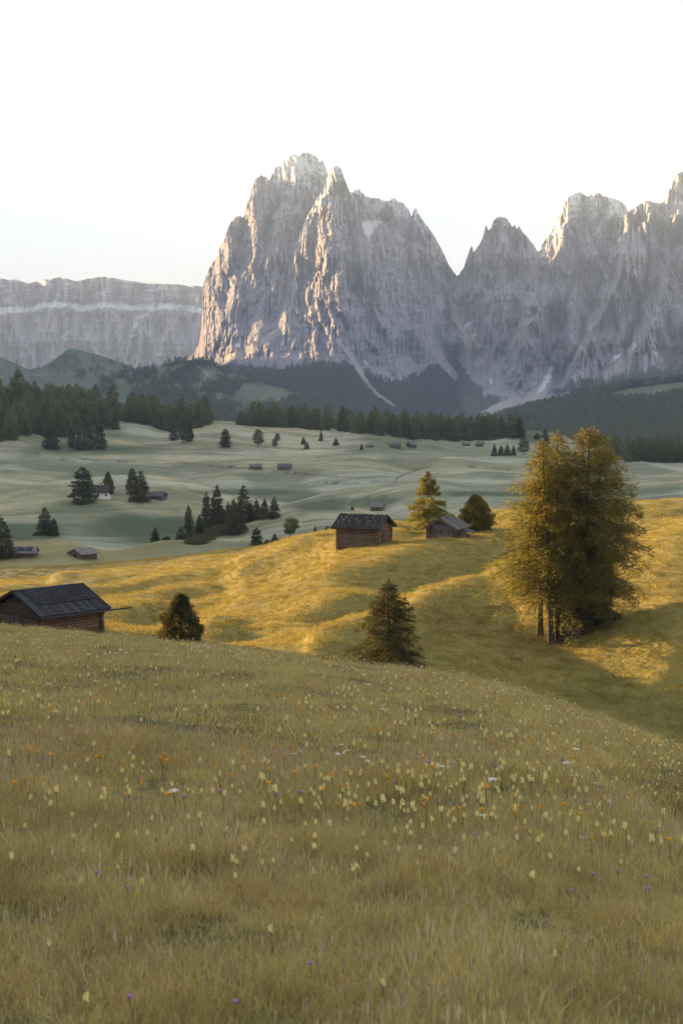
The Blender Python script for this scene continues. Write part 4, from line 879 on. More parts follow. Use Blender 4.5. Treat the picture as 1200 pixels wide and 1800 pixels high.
def log_hut(root, L, W, wall, pitch, over_e, over_g, wallmat, roofmat, mode, gdepth, thick=.2, door=None):
    """ridge along local x; floor level z = 0 is the wall plate minus the wall height; logs run down to -gdepth"""
    nlog = int((wall + gdepth)/thick)
    for sy in (-1, 1):
        for k in range(nlog):
            z = wall - (k + .5)*thick
            piece('log', log_me(wallmat[0] if sy < 0 else wallmat[1]), root, (rh.uniform(-.03, .03), sy*W/2 + rh.uniform(-.015, .015), z), (L + .5 + rh.uniform(-.08, .1), thick, thick))
    rise = math.tan(pitch)*W/2
    for sx in (-1, 1):
        for k in range(nlog):
            z = wall - (k + .5)*thick - thick*.5
            piece('log', log_me(wallmat[2]), root, (sx*L/2 + rh.uniform(-.015, .015), 0, z), (W + .5, thick, thick), (0, 0, math.pi/2))
        k = 0
        while (k + .5)*thick < rise - .05:
            w = W*(1 - (k + .6)*thick/rise)
            if w > .25: piece('log', log_me(wallmat[2]), root, (sx*L/2, 0, wall + (k)*thick), (w, thick, thick), (0, 0, math.pi/2))
            k += 1
    # roof: two slopes of boards on rafters and purlins
    sl = (W/2 + over_e)/math.cos(pitch); tot = L + 2*over_g
    for sy in (-1, 1):
        R_ = Euler((-sy*pitch if sy > 0 else pitch, 0, 0))
        def at(u, x, lift=0.0):   # u: distance down the slope from the ridge
            yy = sy*(u*math.cos(pitch)); zz = wall + rise + .12 - u*math.sin(pitch)
            return (x, yy + sy*lift*math.sin(pitch), zz + lift*math.cos(pitch))
        rx = -sy*pitch
        if mode == 'boards':
            n = int(tot/.24)
            for k in range(n):
                x = -tot/2 + (k + .5)*tot/n
                piece('roof_board', box_me(roofmat), root, at(sl/2 + rh.uniform(-.04, .04), x, rh.uniform(0, .03)), (tot/n*.93, sl, .035), (rx, 0, rh.uniform(-.006, .006)))
            ux = sl*.60; rows = 9
            if sy < 0:      # upper part relaid with courses of shingles
                v_, f_ = [], []
                for r_ in range(rows):
                    xx = -tot/2 + .75
                    while xx < tot/2 - .3:
                        w = rh.uniform(.1, .2); u0 = r_*ux/rows - .02; u1 = u0 + ux/rows*1.2 + rh.uniform(-.03, .03); b = len(v_)
                        for (uu, lf_) in ((u0, .05), (u1, .115 + rh.uniform(-.012, .02))):
                            for x_ in (xx, xx + w*.94):
                                p0 = at(uu, x_, lf_); p1 = at(uu, x_, lf_ - .025); v_ += [p0, p1]
                        f_ += [(b, b+2, b+6, b+4), (b+4, b+6, b+7, b+5), (b, b+4, b+5, b+1), (b+2, b+3, b+7, b+6)]
                        xx += w
                o = put('shingles', np_mesh('shingles', np.array(v_), np.array(f_), [roofmat]), root); o['kind'] = 'stuff'
        else:
            v_, f_ = [], []; rows = 11
            for r_ in range(rows):
                xx = -tot/2
                while xx < tot/2 - .05:
                    w = min(rh.uniform(.14, .3), tot/2 - xx); u0 = r_*sl/rows - .03; u1 = u0 + sl/rows*1.25 + rh.uniform(-.05, .05); b = len(v_)
                    for (uu, lf_) in ((u0, .02), (u1, .10 + rh.uniform(-.02, .04))):
                        for x_ in (xx, xx + w*.93):
                            v_ += [at(uu, x_, lf_), at(uu, x_, lf_ - .04)]
                    f_ += [(b, b+2, b+6, b+4), (b+4, b+6, b+7, b+5), (b, b+4, b+5, b+1), (b+2, b+3, b+7, b+6)]
                    xx += w
            o = put('shingles', np_mesh('shingles', np.array(v_), np.array(f_), [roofmat]), root); o['kind'] = 'stuff'
            piece('roof_deck', box_me(roofmat), root, at(sl/2, 0, -.05), (tot*.99, sl*.98, .05), (rx, 0, 0))
        for sx in (-1, 1):
            piece('barge_board', box_me(roofmat), root, at(sl/2, sx*(tot/2 + .022), .0), (.045, sl + .05, .2), (rx, 0, 0))
        piece('eave_board', box_me(roofmat), root, at(sl - .06, 0, -.1), (tot, .05, .14), (rx, 0, 0))
        piece('wall_plate', log_me(wallmat[2]), root, (0, sy*W/2, wall + .04), (tot - .1, .2, .2))
    piece('ridge_cap', box_me(roofmat), root, (0, 0, wall + rise + .19), (tot + .04, .26, .05))
    piece('ridge_beam', log_me(wallmat[2]), root, (0, 0, wall + rise - .02), (tot - .1, .2, .2))
    return at, sl, rise, tot
def empty(name, loc, rz): 
    o = put(name, None, loc=loc, rz=rz); o.empty_display_size = .5; return o
# near hut on the left, ridge running away to the right
A = math.radians(45.5)
hx, hy = -20.6, 99.2; zr = -13.25; rise = math.tan(math.radians(23))*2.75; wall = 2.3
h1 = empty('log_hut', (hx, hy, zr - rise - wall - .15), A)
at1, sl1, _, tot1 = log_hut(h1, 4.9, 5.5, wall, math.radians(23), .55, .45, (M['redlog'], M['log'], M['log']), M['darkboard'], 'boards', 1.2)
for k in range(6): piece('door_plank', box_me(M['board']), h1, (-2.45 - .16, -.55 + k*.24, 1.05 + rh.uniform(-.03, .03)), (.05, .22, 1.9))
piece('gutter_pole', log_me(M['darkboard']), h1, (.9, -(2.75 + .62), wall - .25), (7.6, .12, .12), (0, .0, 0))
for x in (-2.2, 0, 2.2): piece('gutter_hook', box_me(M['darkboard']), h1, (x, -(2.75 + .5), wall - .2), (.06, .35, .1))
tag(h1, 'old log hut with dark board roof at left, half sunk behind the near slope', 'hut')
# hut with stones on its roof
B = math.radians(-23)
c2 = P(640, 950, 163); z2 = float(tpy(905)*163)
rise2 = math.tan(math.radians(27))*2.15; w2 = 2.0
h2 = empty('log_hut', (c2[0], c2[1] + 1.0, z2 - rise2 - w2 - .2), B)
at2, sl2, _, tot2 = log_hut(h2, 4.7, 4.3, w2, math.radians(27), .6, .6, (M['log'], M['log'], M['redlog']), M['darkboard'], 'shingle', 1.5, .19)
for k in range(4): piece('door_plank', box_me(M['log']), h2, (2.35 + .15, -.45 + k*.25, .75), (.05, .23, 1.5))
tag(h2, 'log hut with stones weighting its shingle roof on the golden brow', 'hut')
sv = []
for k in range(3):
    r = np.random.default_rng(800 + k); a = np.linspace(0, 2*np.pi, 7, endpoint=False)
    v = np.concatenate([np.stack([np.cos(a)*s*(1 + .2*r.normal(size=7)), np.sin(a)*s*(1 + .2*r.normal(size=7)), 0*a + z], -1) for s, z in ((.8, -.35), (1, 0), (.6, .4))])
    f = [(i + q*7, (i+1) % 7 + q*7, (i+1) % 7 + q*7 + 7, i + q*7 + 7) for q in range(2) for i in range(7)]
    sv.append(np_mesh('roof_stone', v, [np.array(f), np.array([(14, 15, 16, 17), (14, 17, 18, 20), (18, 19, 20, 14)][:2])], [M['stone']], smooth=True))
sid = 0
for r_, u in enumerate((.35, .95, 1.55, 2.2)):
    for k in range(9):
        if rh.random() < .22: continue
        x = -tot2/2 + .35 + k*(tot2 - .7)/8 + rh.uniform(-.16, .16); sl = -1
        uu = u + rh.uniform(-.12, .12); pitch = math.radians(27)
        p = Vector((x, -uu*math.cos(pitch), w2 + rise2 + .12 - uu*math.sin(pitch) + .13))
        wpt = h2.matrix_basis @ p if False else Matrix.LocRotScale(h2.location, h2.rotation_euler, None) @ p
        o = put('roof_stone', sv[sid % 3], loc=wpt, rz=rh.random()*6); s_ = rh.uniform(.05, .10); o.scale = (s_*1.2, s_, s_*.8); sid += 1
        tag(o, 'small pale stone lying on the shingle roof of the log hut on the brow', 'stone', 'stones weighting the shingle roof')
# small gabled hut in front of the golden larch
c3 = P(786, 949, 163); g3 = float(H(c3[0], c3[1]))
h3 = empty('plank_hut', (c3[0], c3[1] + 1.6, g3 - .05), math.radians(68))     # ridge along local x, gable towards the viewer
L3, W3, wl3, pt3 = 4.3, 3.5, 1.3, math.radians(30)
rise3 = math.tan(pt3)*W3/2
def plank_wall(root, x, y0, y1, axis, top_fn, bottom, mat, w=.2):
    n = max(1, int(abs(y1 - y0)/w))
    for k in range(n):
        c = y0 + (k + .5)*(y1 - y0)/n; t = top_fn(c) + rh.uniform(-.01, .01)
        size = (.04, (abs(y1 - y0)/n)*.95, t - bottom) if axis == 'y' else ((abs(y1 - y0)/n)*.95, .04, t - bottom)
        loc = (x + rh.uniform(-.008, .008), c, (t + bottom)/2) if axis == 'y' else (c, x + rh.uniform(-.008, .008), (t + bottom)/2)
        piece('wall_plank', box_me(mat), root, loc, size)
plank_wall(h3, -L3/2, -W3/2, W3/2, 'y', lambda y: wl3 + rise3*(1 - abs(y)/(W3/2)), -.8, M['log'])
plank_wall(h3, L3/2, -W3/2, W3/2, 'y', lambda y: wl3 + rise3*(1 - abs(y)/(W3/2)), -.8, M['log'])
plank_wall(h3, -W3/2, -L3/2, L3/2, 'x', lambda x: wl3, -.8, M['log'])
plank_wall(h3, W3/2, -L3/2, L3/2, 'x', lambda x: wl3, -.8, M['log'])
sl3 = (W3/2 + .45)/math.cos(pt3)
for sy in (-1, 1):
    for k in range(20):
        x = -L3/2 - .4 + (k + .5)*(L3 + .8)/20
        piece('roof_board', box_me(M['board']), h3, (x, sy*sl3/2*math.cos(pt3), wl3 + rise3 + .08 - sl3/2*math.sin(pt3) + rh.uniform(0, .02)), ((L3 + .8)/20*.95, sl3 + rh.uniform(-.05, .06), .05), (-sy*pt3, 0, 0))
    piece('barge_board', box_me(M['log']), h3, (-L3/2 - .44, sy*sl3/2*math.cos(pt3), wl3 + rise3 - .0 - sl3/2*math.sin(pt3)), (.05, sl3 + .04, .17), (-sy*pt3, 0, 0))
piece('ridge_cap', box_me(M['board']), h3, (0, 0, wl3 + rise3 + .15), (L3 + .85, .26, .05))
piece('chimney', box_me(M['log']), h3, (.2, .05, wl3 + rise3 + .4), (.16, .16, .5))
for k in range(8): piece('door_plank', box_me(M['board']), h3, (-L3/2 - .06, -.95 + k*.22, .35), (.05, .2, 1.35))
piece('hatch', box_me(M['board']), h3, (-L3/2 - .08, -.15, 1.42), (.06, 2.1, .5)); piece('sill', box_me(M['log']), h3, (-L3/2 - .1, -.15, 1.12), (.08, 2.3, .1))
for k in range(7):   # lean-to on the right
    piece('lean_to_plank', box_me(M['log']), h3, (-L3/2 + .55, -W3/2 - .12 - k*.23, .25 - k*.03), (.05, .21, 1.9 - k*.14))
    piece('lean_to_roof_board', box_me(M['board']), h3, (.1, -W3/2 - .12 - k*.23, wl3 - .12 - k*.085), (1.5, .22, .05), (.35, 0, 0))
tag(h3, 'small grey plank hut with gable facing us, before the golden larch', 'hut')

# distant houses and huts
def small_house(px, base, Y, wpx, hpx, rz, wallmat, roofmat, name, label, depth=.75, pitch=.5, rec=None, eave=.12, cat='hut'):
    q = pick(px, base, Y*.7, Y*1.35); g = q if q is not None else ground_at(px, base, Y); Y = g[1]
    Wd = wpx/F*Y; Hh = hpx/F*Y; Dp = Wd*depth; wall = Hh*.52; rise = Hh*.48
    o = empty(name, (g[0], g[1] + Dp*.3, g[2]), rz)
    x, y = Wd/2*(1 - eave), Dp/2*(1 - eave)
    v = [(-x, -y, -1.5), (x, -y, -1.5), (x, y, -1.5), (-x, y, -1.5), (-x, -y, wall), (x, -y, wall), (x, y, wall), (-x, y, wall), (-x, 0, wall + rise*.93), (x, 0, wall + rise*.93)]
    f4 = np.array([(0, 1, 5, 4), (2, 3, 7, 6), (1, 2, 6, 5), (3, 0, 4, 7)]); f3 = np.array([(5, 6, 9), (7, 4, 8)])
    put('wall', np_mesh('wall', v, [f4, f3], [wallmat]), o)
    X, Yv = Wd/2, Dp/2*1.12; drop = rise*.12; t = .18
    rv = []
    for sx in (-X, X):
        rv += [(sx, -Yv, wall - drop), (sx, 0, wall + rise), (sx, Yv, wall - drop), (sx, -Yv, wall - drop - t), (sx, 0, wall + rise - t), (sx, Yv, wall - drop - t)]
    rfc = np.array([(0, 6, 7, 1), (1, 7, 8, 2), (3, 4, 10, 9), (4, 5, 11, 10), (0, 3, 9, 6), (2, 8, 11, 5), (0, 1, 4, 3), (1, 2, 5, 4), (6, 9, 10, 7), (7, 10, 11, 8)])
    ro = put('roof', np_mesh('roof', rv, rfc, [roofmat]), o)
    tag(o, label, cat); return o, ro, Wd, Dp, wall, rise, x, y
o, ro, Wd, Dp, wa, ri, x, y = small_house(177, 877, 835, 31, 24, .10, M['white'], M['tile'], 'farmhouse', 'white walled farmhouse with dark roof between two dark trees', .8, cat='house')
for i, fx_ in enumerate((-.15, .3)):
    w = piece('window', box_me(M['glass']), o, (fx_*Wd, -y - .03, wa*.55), (.95, .08, .9))
piece('chimney', box_me(M['white']), o, (.1*Wd, .1*Dp, wa + ri), (.8, .8, 1.3)); piece('porch', box_me(M['white']), o, (x + .5, -y + 1.2, .6), (1.0, 2.0, 1.4))
small_house(278, 878, 820, 26, 14, -.35, M['log'], M['board'], 'barn', 'low grey barn right of the dark spruce pair', .9)
o, ro, Wd, Dp, wa, ri, x, y = small_house(44, 980, 470, 42, 19, .02, M['log'], M['metal'], 'hut', 'hut with solar panel roof between two dark spruces at left', .8)
pa = math.atan2(ri*1.12, Dp/2*1.12)
for i in (-1, 1): piece('solar_panel', box_me(M['panel']), o, (i*Wd*.17, -Dp*.27, wa + ri*.5 + .12), (Wd*.3, Dp*.28, .06), (pa, 0, 0))
piece('chimney', box_me(M['stone']), o, (.12*Wd, .05*Dp, wa + ri + .2), (.35, .35, 1.0))
for i in range(4): piece('porch_post', box_me(M['board']), o, (-x + .2 + i*(2*x - .4)/3, -y - .5, wa*.35), (.14, .14, wa*1.4))
o, ro, Wd, Dp, wa, ri, x, y = small_house(144, 981, 505, 40, 17, .85, M['log'], M['metal'], 'chalet', 'grey chalet with pale edged gable roof in the hollow at left', 1.0)
piece('window', box_me(M['glass']), o, (-x - .03, 0, wa*.5), (.08, 1.2, .8)); piece('chimney', box_me(M['stone']), o, (0, .1, wa + ri + .1), (.4, .4, .9))
o, ro, Wd, Dp, wa, ri, x, y = small_house(663, 898, 640, 25, 15, -.15, M['log'], M['board'], 'log_hut', 'lone far log hut above the stone weighted hut', .9)
piece('door', box_me(M['darkboard']), o, (.05*Wd, -y - .03, wa*.4), (1.0, .08, wa*.85))
for px, base, w, h, Y, rz, lab in ((449, 824, 22, 9, 905, .1, 'left one of two far huts in the middle of the basin'), (500, 826, 24, 11, 900, -.2, 'right one of two far huts in the middle of the basin'),
    (650, 786, 13, 6, 1090, .1, 'smallest far hut at the left of the upper row'), (694, 788, 22, 9, 1080, .05, 'dark far hut, middle of the upper row of three'), (723, 787, 16, 11, 1085, .7, 'tall dark far hut, right of the upper row of three'),
    (819, 784, 14, 6, 1110, .1, 'left pale shed below the right end of the forest band'), (843, 785, 14, 9, 1110, -.3, 'right grey shed below the right end of the forest band')):
    small_house(px, base, Y, w, h, rz, M['log'], M['board'], 'hut', lab, .8)

# brushwood stacked between the larch trunks
bw_ = empty('brushwood_stack', pick(1000, 1124, 96, 150), .35)
rb = np.random.default_rng(9); sv_, sf_ = [], []
for k in range(150):
    a = rb.uniform(-1.35, 1.35); b = rb.uniform(-.5, .5); h = rb.uniform(.7, 1.55)*(1 - .25*abs(a)/1.35)
    v, f = tube([(a, b, -.5), (a + rb.normal()*.12, b + rb.normal()*.1, h*.6), (a + rb.normal()*.2, b + rb.normal()*.2, h)], [.035, .028, .012], 4)
    sf_.append(f + sum(len(q) for q in sv_)); sv_.append(v)
o = put('brushwood', np_mesh('brushwood', np.concatenate(sv_), np.concatenate(sf_), [M['bark']]), bw_); o['kind'] = 'stuff'
for k in range(6): piece('rail', log_me(M['bark']), bw_, (0, -.55, .1 + k*.2), (2.7, .09, .09), (0, rb.normal()*.05, rb.normal()*.04))
tag(bw_, 'dark stack of brushwood between the trunks of the big larches', 'wood stack')
# fence posts
def post(px, base, Y, h, lab, lean=0.0):
    g = ground_at(px, base, Y); v, f = tube([(0, 0, -.3), (0, 0, h*.6), (lean, 0, h)], [.06, .055, .045], 6)
    tag(put('fence_post', np_mesh('fence_post', v, f, [M['log']]), loc=g), lab, 'post')
post(203, 1114, 100, 1.0, 'single short wooden post right of the near log hut')

def fence(path, n, label):
    pts = []
    for t in np.linspace(0, 1, n):
        px = np.interp(t*(len(path) - 1), range(len(path)), [p[0] for p in path]); py = np.interp(t*(len(path) - 1), range(len(path)), [p[1] for p in path])
        q = pick(px, py, 500, 1300)
        if q is not None: pts.append(q)
    root = empty('fence', pts[0], 0); v, f = tube([(0, 0, -.4), (0, 0, .8), (0, 0, 1.45)], [.13, .12, .10], 5); pm = np_mesh('post', v, f, [M['log']])
    for q in pts: put('post', pm, root, q - pts[0] + np.array([rh.uniform(-.3, .3), rh.uniform(-.3, .3), rh.uniform(-.15, .1)]))
    for a, b in zip(pts[:-1], pts[1:]):
        d = b - a; L = float(np.linalg.norm(d))
        if L > 60: continue
        o = piece('rail', log_me(M['log']), root, (a + b)/2 - pts[0] + np.array([0, 0, .95]), (L, .09, .09), (0, -math.asin(d[2]/L), math.atan2(d[1], d[0])))
    tag(root, label, 'fence')
fence([(318, 814), (350, 818), (400, 823), (440, 826)], 26, 'thin post fence left of the two far huts in the basin')
fence([(520, 834), (560, 838), (600, 841), (640, 842), (680, 838)], 34, 'thin post fence crossing the basin right of the two far huts')
# ------------------------------------------------------------------ grass
def tuft(seed, n, rad, h, w, heads, curl=.35, bm=None):
    r = np.random.default_rng(seed); a = r.random(n)*2*np.pi; q = rad*np.sqrt(r.random(n))
    b = np.stack([np.cos(a)*q, np.sin(a)*q, 0*a - .03], -1); hh = h*(.45 + .75*r.random(n))
    dr = r.random(n)*2*np.pi; c = curl*hh*(.3 + r.random(n)); dv = np.stack([np.cos(dr)*c, np.sin(dr)*c, 0*c], -1)
    sd = np.stack([-np.sin(dr + r.normal(size=n)), np.cos(dr + r.normal(size=n)), 0*dr], -1)*(w*(.6 + .8*r.random(n)))[:, None]*.5
    m1 = b + dv*.25; m1[:, 2] += hh*.55; t = b + dv; t[:, 2] += hh
    v = np.stack([b - sd, b + sd, m1 + sd*.8, m1 - sd*.8, t], 1).reshape(-1, 3); i = np.arange(n)[:, None]*5
    f4 = i + np.array([[0, 1, 2, 3]]); f3 = i + np.array([[3, 2, 4]])
    # stalks with seed heads
    k = np.arange(heads) % max(1, n); kb = b[k]; kh = h*(1.0 + .6*r.random(heads)); kd = r.normal(size=(heads, 3))*.10*h
    top = kb + kd; top[:, 2] = kh; s2 = np.stack([np.cos(a[k]), np.sin(a[k]), 0*kh], -1)*(w*.22)
    hv = np.stack([kb - s2, kb + s2, top], 1).reshape(-1, 3); hf = np.arange(3*heads).reshape(-1, 3)
    s3 = np.stack([np.cos(a[k] + 1), np.sin(a[k] + 1), 0*kh], -1)*(w*.95); lo = top*.80 + kb*.20; mid = top*.93 + kb*.07
    sv = np.stack([lo, mid - s3, mid + s3, top + (top - kb)*.05], 1).reshape(-1, 3); j = np.arange(heads)[:, None]*4
    sf = np.concatenate([j + np.array([[0, 2, 1]]), j + np.array([[1, 2, 3]])])
    V_ = np.concatenate([v, hv, sv]); f3 = np.concatenate([f3, hf + len(v), sf + len(v) + len(hv)])
    bm = bm or M['grass']
    mi = np.r_[np.zeros(len(f4)), np.zeros(n), np.ones(heads + 2*heads)]
    return np_mesh('grass_tuft', V_, [f4, f3], [bm, M['straw']], mi)
near_t = [tuft(900 + k, 120, .17, .045 + .019*k, .0032, 6, .9) for k in range(6)]
mid_t = [tuft(920 + k, 105, .34, .05 + .014*k, .0062, 7, .9) for k in range(5)]
far_t = [tuft(940 + k, 60, .75, .13 + .02*k, .035, 4, .5, M['goldgrass']) for k in range(4)]
def frustum_pts(n, y0, y1, pad=.03, p=2.0):
    y = (y0**p + (y1**p - y0**p)*rf.random(n))**(1/p); s = (rf.random(n)*2 - 1)*(.245 + pad); return y*s, y
def grass(name, n, y0, y1, src, lab, smin=.8, smax=1.3, p=2.0, keep=None):
    x, y = frustum_pts(n, y0, y1, .04, p)
    z = H(x, y); k = np.ones(n, bool) if keep is None else keep(x, y)
    cl = .8 + .7*fbm(x/.9, y/1.2, 3, 905); x, y, z, cl = x[k], y[k], z[k], cl[k]; n = len(x)
    s = (smin + (smax - smin)*rf.random(n))*np.clip(cl, .4, 1.4)
    o = scatter(name, np.stack([x, y, z], -1), np.stack([rf.normal(size=n)*.08, rf.normal(size=n)*.08, rf.random(n)*6.3], -1), np.stack([s, s, s], -1), rf.integers(0, len(src), n), src)
    return tag(o, lab, 'grass', kind='stuff')
grass('grass', 6000, 2.6, 13, near_t, 'tall olive meadow grass with seed heads in the near foreground', p=1.6)
grass('grass', 27000, 11, 80, mid_t, 'olive meadow grass of the near slope up to its crest', p=1.45)
grass('grass', 42000, 78, 262, far_t, 'short golden grass on the sunlit slope', .7, 1.25, p=1.6)

# ------------------------------------------------------------------ meadow flowers
M.update(pale=m_plain('pale_yellow_petals', (.85, .70, .30), .7, .1, 30), orange=m_plain('orange_petals', (.75, .34, .03), .7, .15, 30), purple=m_plain('purple_petals', (.34, .16, .36), .7, .2, 30),
    petal=m_plain('white_petals', (.75, .72, .68), .7, .08, 30), blue=m_plain('blue_petals', (.12, .11, .33), .7, .2, 30), rust=m_plain('rusty_petals', (.40, .11, .03), .7, .2, 30), stem=m_plain('flower_stem', (.10, .11, .04)))
def lump(c, r, seed, zs=1.0):
    a = np.linspace(0, 2*np.pi, 6, endpoint=False); v = [(c[0], c[1], c[2] - r*zs)]
    for q, s in ((-.35, .85), (.35, .85)): v += [(c[0] + math.cos(t + q)*r*s, c[1] + math.sin(t + q)*r*s, c[2] + q*r*zs*1.2) for t in a]
    v.append((c[0], c[1], c[2] + r*zs)); f4 = [(1 + i, 1 + (i+1) % 6, 7 + (i+1) % 6, 7 + i) for i in range(6)]
    f3 = [(0, 1 + (i+1) % 6, 1 + i) for i in range(6)] + [(13, 7 + i, 7 + (i+1) % 6) for i in range(6)]
    return np.array(v), np.array(f4), np.array(f3)
def flower(kind, seed, mat):
    r = np.random.default_rng(seed); h = .27
    tv, tf = tube([(0, 0, -.05), (.01, 0, h*.5), (0, .01, h)], [.003, .0026, .002], 4); V_ = [tv]; F4 = [tf]; F3 = []; n = len(tv); m4 = [0]*len(tf); m3 = []
    def add(v, f4, f3, m=1):
        nonlocal n
        V_.append(v); 
        if len(f4): F4.append(f4 + n); m4.extend([m]*len(f4))
        if len(f3): F3.append(f3 + n); m3.extend([m]*len(f3))
        n += len(v)
    if kind == 'spike':
        for i in range(9):
            a = i*2.4; add(*lump((math.cos(a)*.013, math.sin(a)*.013, h - .012 + .006*i), .0115*(1 - .03*i), i, 1.1))
    elif kind == 'ball': add(*lump((0, 0, h), .017, 1, 1.0)); [add(*lump((math.cos(i)*.012, math.sin(i)*.012, h + .004), .009, i)) for i in range(6)]
    elif kind == 'umbel':
        for i in range(13):
            a = i*2.4; q = .012*math.sqrt(i); add(*lump((math.cos(a)*q, math.sin(a)*q, h + .004*r.random()), .010, i, .6))
    else:
        add(*lump((0, 0, h), .011, 1, .6))
        a = np.arange(11)*2*np.pi/11; v = []; f = []
        for i, t in enumerate(a):
            d = np.array([math.cos(t), math.sin(t), .9 + .3*(i % 2)])*.85; s = np.array([-math.sin(t), math.cos(t), 0])*.006; c = np.array([0, 0, h])
            v += [c + d*.006 - s*.5, c + d*.006 + s*.5, c + d*.027 + s, c + d*.027 - s]; f.append([4*i, 4*i+1, 4*i+2, 4*i+3])
        add(np.array(v), np.array(f), np.zeros((0, 3), int))
    fl = [np.concatenate(F4)] + ([np.concatenate(F3)] if F3 else [])
    return np_mesh('flower', np.concatenate(V_), fl, [M['stem'], mat], np.r_[m4, m3])
FL = dict(pale=[flower('spike', k, M['pale']) for k in range(3)], orange=[flower('daisy', 5, M['orange'])], purple=[flower('ball', 6, M['purple'])], white=[flower('umbel', 7, M['petal'])], blue=[flower('ball', 8, M['blue'])], rust=[flower('daisy', 9, M['rust'])])
def set_flower(kind, px, py, name, label, cat='flower', group=None, s=1.0, y1=90):
    # the bloom, not the foot, is at the pixel: step up by its stem
    q = pick(px, py + 2, 2.6, y1)
    if q is None: return None
    hst = .27*s; q2 = pick(px, py + hst/q[1]*F*.9, 2.6, y1)
    q = q2 if q2 is not None else q
    o = put(name, FL[kind][rh.randrange(len(FL[kind]))], loc=q, rz=rh.random()*6.3, scale=s)
    o.rotation_euler[0] = rh.gauss(0, .12); o.rotation_euler[1] = rh.gauss(0, .12)
    return tag(o, label, cat, group)
nf = 0
while nf < 290:
    t = rh.random(); px = rh.uniform(20, 1195); py = 1340 + abs(rh.gauss(0, 1))*95
    if rh.random() > (.35 + .65*sstep(150, 800, px)): continue
    if py > 1560: continue
    if set_flower('pale', px, py, 'yellow_rattle', 'pale yellow flower head in the flowery band across the meadow', group='pale yellow flowers of the meadow', s=rh.uniform(.4, .62)): nf += 1
nf = 0
while nf < 150:
    px = rh.uniform(5, 1195); py = rh.choice([rh.gauss(1362, 26), rh.uniform(1190, 1380), rh.uniform(1150, 1330)])
    c = np.interp(px, [0, 600, 1200], [1125, 1190, 1315])
    if py < c or py > 1410: continue
    if set_flower('orange', px, py, 'arnica', 'orange yellow flower scattered over the upper near meadow', group='orange flowers of the meadow', s=rh.uniform(.42, .75)): nf += 1
for px, py, lab in ((549, 1700, 'purple clover head low in the middle of the foreground'), (238, 1765, 'purple clover head nearest the bottom edge at left'), (184, 1541, 'mauve flower at left of the blurred meadow, upper of two'), (215, 1566, 'mauve flower at left of the blurred meadow, lower of two'),
    (1045, 1545, 'purple clover head leftmost of the right hand cluster'), (1090, 1541, 'purple clover head in the middle of the right hand cluster'), (1134, 1551, 'purple clover head upper right of the right hand cluster'), (1136, 1566, 'purple clover head lower right of the right hand cluster'), (1005, 1571, 'purple clover head below left of the right hand cluster'),
    (830, 1472, 'mauve clover head left of the pale yellow flowers at right'), (899, 1475, 'purple clover head between pale yellow flowers at right'), (418, 1765, 'faint mauve flower at the bottom edge left of the middle')):
    set_flower('purple', px, py, 'clover', lab, s=.55)
for px, py, lab in ((592, 1328, 'white umbel, left one of two above the flowery band'), (611, 1325, 'white umbel, right one of two above the flowery band'), (638, 1340, 'white umbel right of the two white ones'), (776, 1352, 'white flower head above the yellow flowers right of the middle'), (1030, 1478, 'pale white flower among the yellow ones at right'), (1012, 1288, 'white umbel on the right hand crest'), (1045, 1296, 'second white umbel on the right hand crest')):
    set_flower('white', px, py, 'yarrow', lab, s=.55)
for px, py, lab in ((348, 1262, 'single dark blue flower on the near slope left of the middle'), (1143, 1468, 'single dark blue flower among the yellow ones at right')): set_flower('blue', px, py, 'bellflower', lab, s=.6)
for px, py, lab in ((431, 1562, 'single orange red flower in the blurred foreground left of the middle'), (1035, 1492, 'upper rusty red flower at right'), (1040, 1500, 'lower rusty red flower at right'), (388, 1385, 'rusty red flower in the flowery band left of the middle')): set_flower('rust', px, py, 'hawkweed', lab, s=.5)
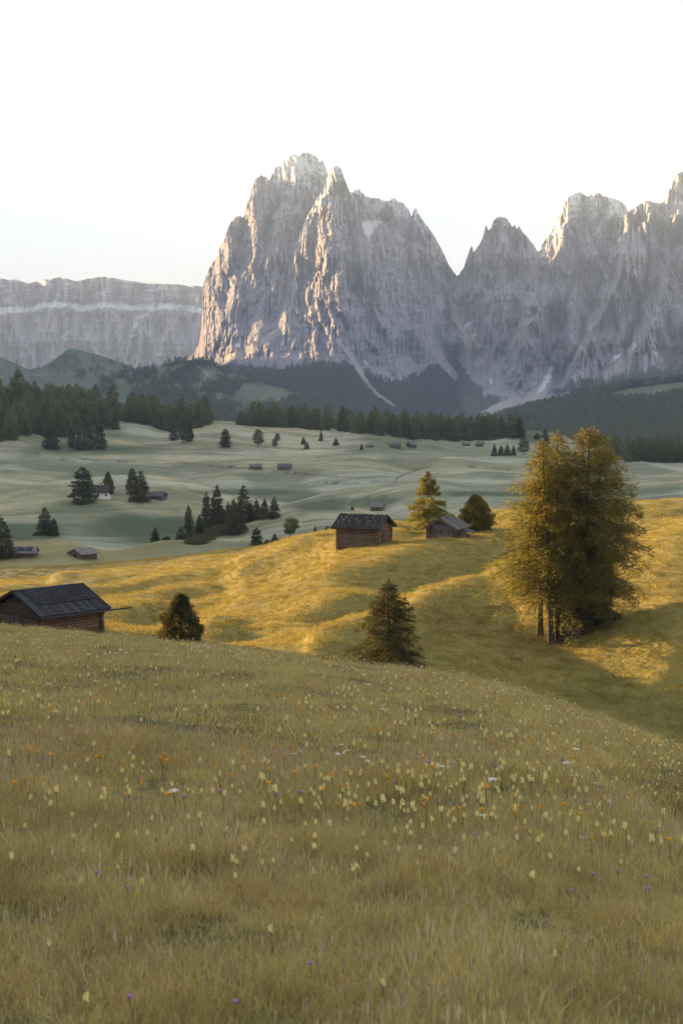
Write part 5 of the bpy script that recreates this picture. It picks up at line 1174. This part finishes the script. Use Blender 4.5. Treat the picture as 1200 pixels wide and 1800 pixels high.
for px, py, lab in ((981, 1686, 'pale yellow flower alone at lower right of the foreground'), (246, 1558, 'pale yellow flower alone at left of the blurred foreground'), (645, 1525, 'pale yellow flower alone below the flowery band in the middle'), (80, 1662, 'pale yellow flower alone near the lower left edge'), (680, 1727, 'pale yellow flower at the bottom right of the middle'), (805, 1780, 'pale yellow flower at the bottom edge right of the middle'), (148, 1768, 'pale yellow flower near the bottom left corner'), (479, 1640, 'pale yellow flower in the blurred grass left of the middle')):
    set_flower('pale', px, py, 'yellow_rattle', lab, s=.5)
set_flower('orange', 760, 1739, 'arnica', 'single orange yellow flower at the bottom right of the middle', s=.55)

# the countless small blooms beyond and between those
fx_, fy_ = frustum_pts(7000, 8.5, 66, .02, 1.1)
fk = .5*fbm(fx_/2.5, fy_/3.5, 3, 930) + .2*sstep(-.2, .2, fx_/fy_) + .35*rf.normal(size=len(fx_)) > .05
fx_, fy_ = fx_[fk], fy_[fk]; nfl = len(fx_); fs = .45 + .35*rf.random(nfl)
kinds = FL['pale'] + FL['orange'] + FL['white'] + FL['purple']
ki = np.where(rf.random(nfl) < .5, rf.integers(0, 3, nfl), np.where(rf.random(nfl) < .8, 3, rf.integers(4, 6, nfl)))
tag(scatter('small_flowers', np.stack([fx_, fy_, H(fx_, fy_)], -1), np.stack([rf.normal(size=nfl)*.15, rf.normal(size=nfl)*.15, rf.random(nfl)*6], -1), np.repeat(fs[:, None], 3, 1), ki, kinds), 'countless tiny yellow and white blooms speckling the near slope', 'flowers', kind='stuff')

# ------------------------------------------------------------------ the air
hz = bpy.data.materials.new('haze'); hz.use_nodes = True; nt = hz.node_tree
nt.nodes.remove(nt.nodes['Principled BSDF'])
pv = nt.nodes.new('ShaderNodeVolumePrincipled'); pv.inputs['Color'].default_value = (.56, .71, 1.0, 1); pv.inputs['Density'].default_value = 6.2e-5; pv.inputs['Anisotropy'].default_value = 0
nt.links.new(pv.outputs[0], nt.nodes['Material Output'].inputs['Volume'])
v = np.array([(x, y, z) for x in (-39000, 39000) for y in (-300, 24600) for z in (-420, 1400)], float)
f = np.array([(0, 1, 3, 2), (4, 6, 7, 5), (0, 4, 5, 1), (2, 3, 7, 6), (0, 2, 6, 4), (1, 5, 7, 3)])
tag(put('haze', np_mesh('haze', v, f, [hz])), 'thin morning haze filling the air in front of the mountains', 'haze', kind='stuff')
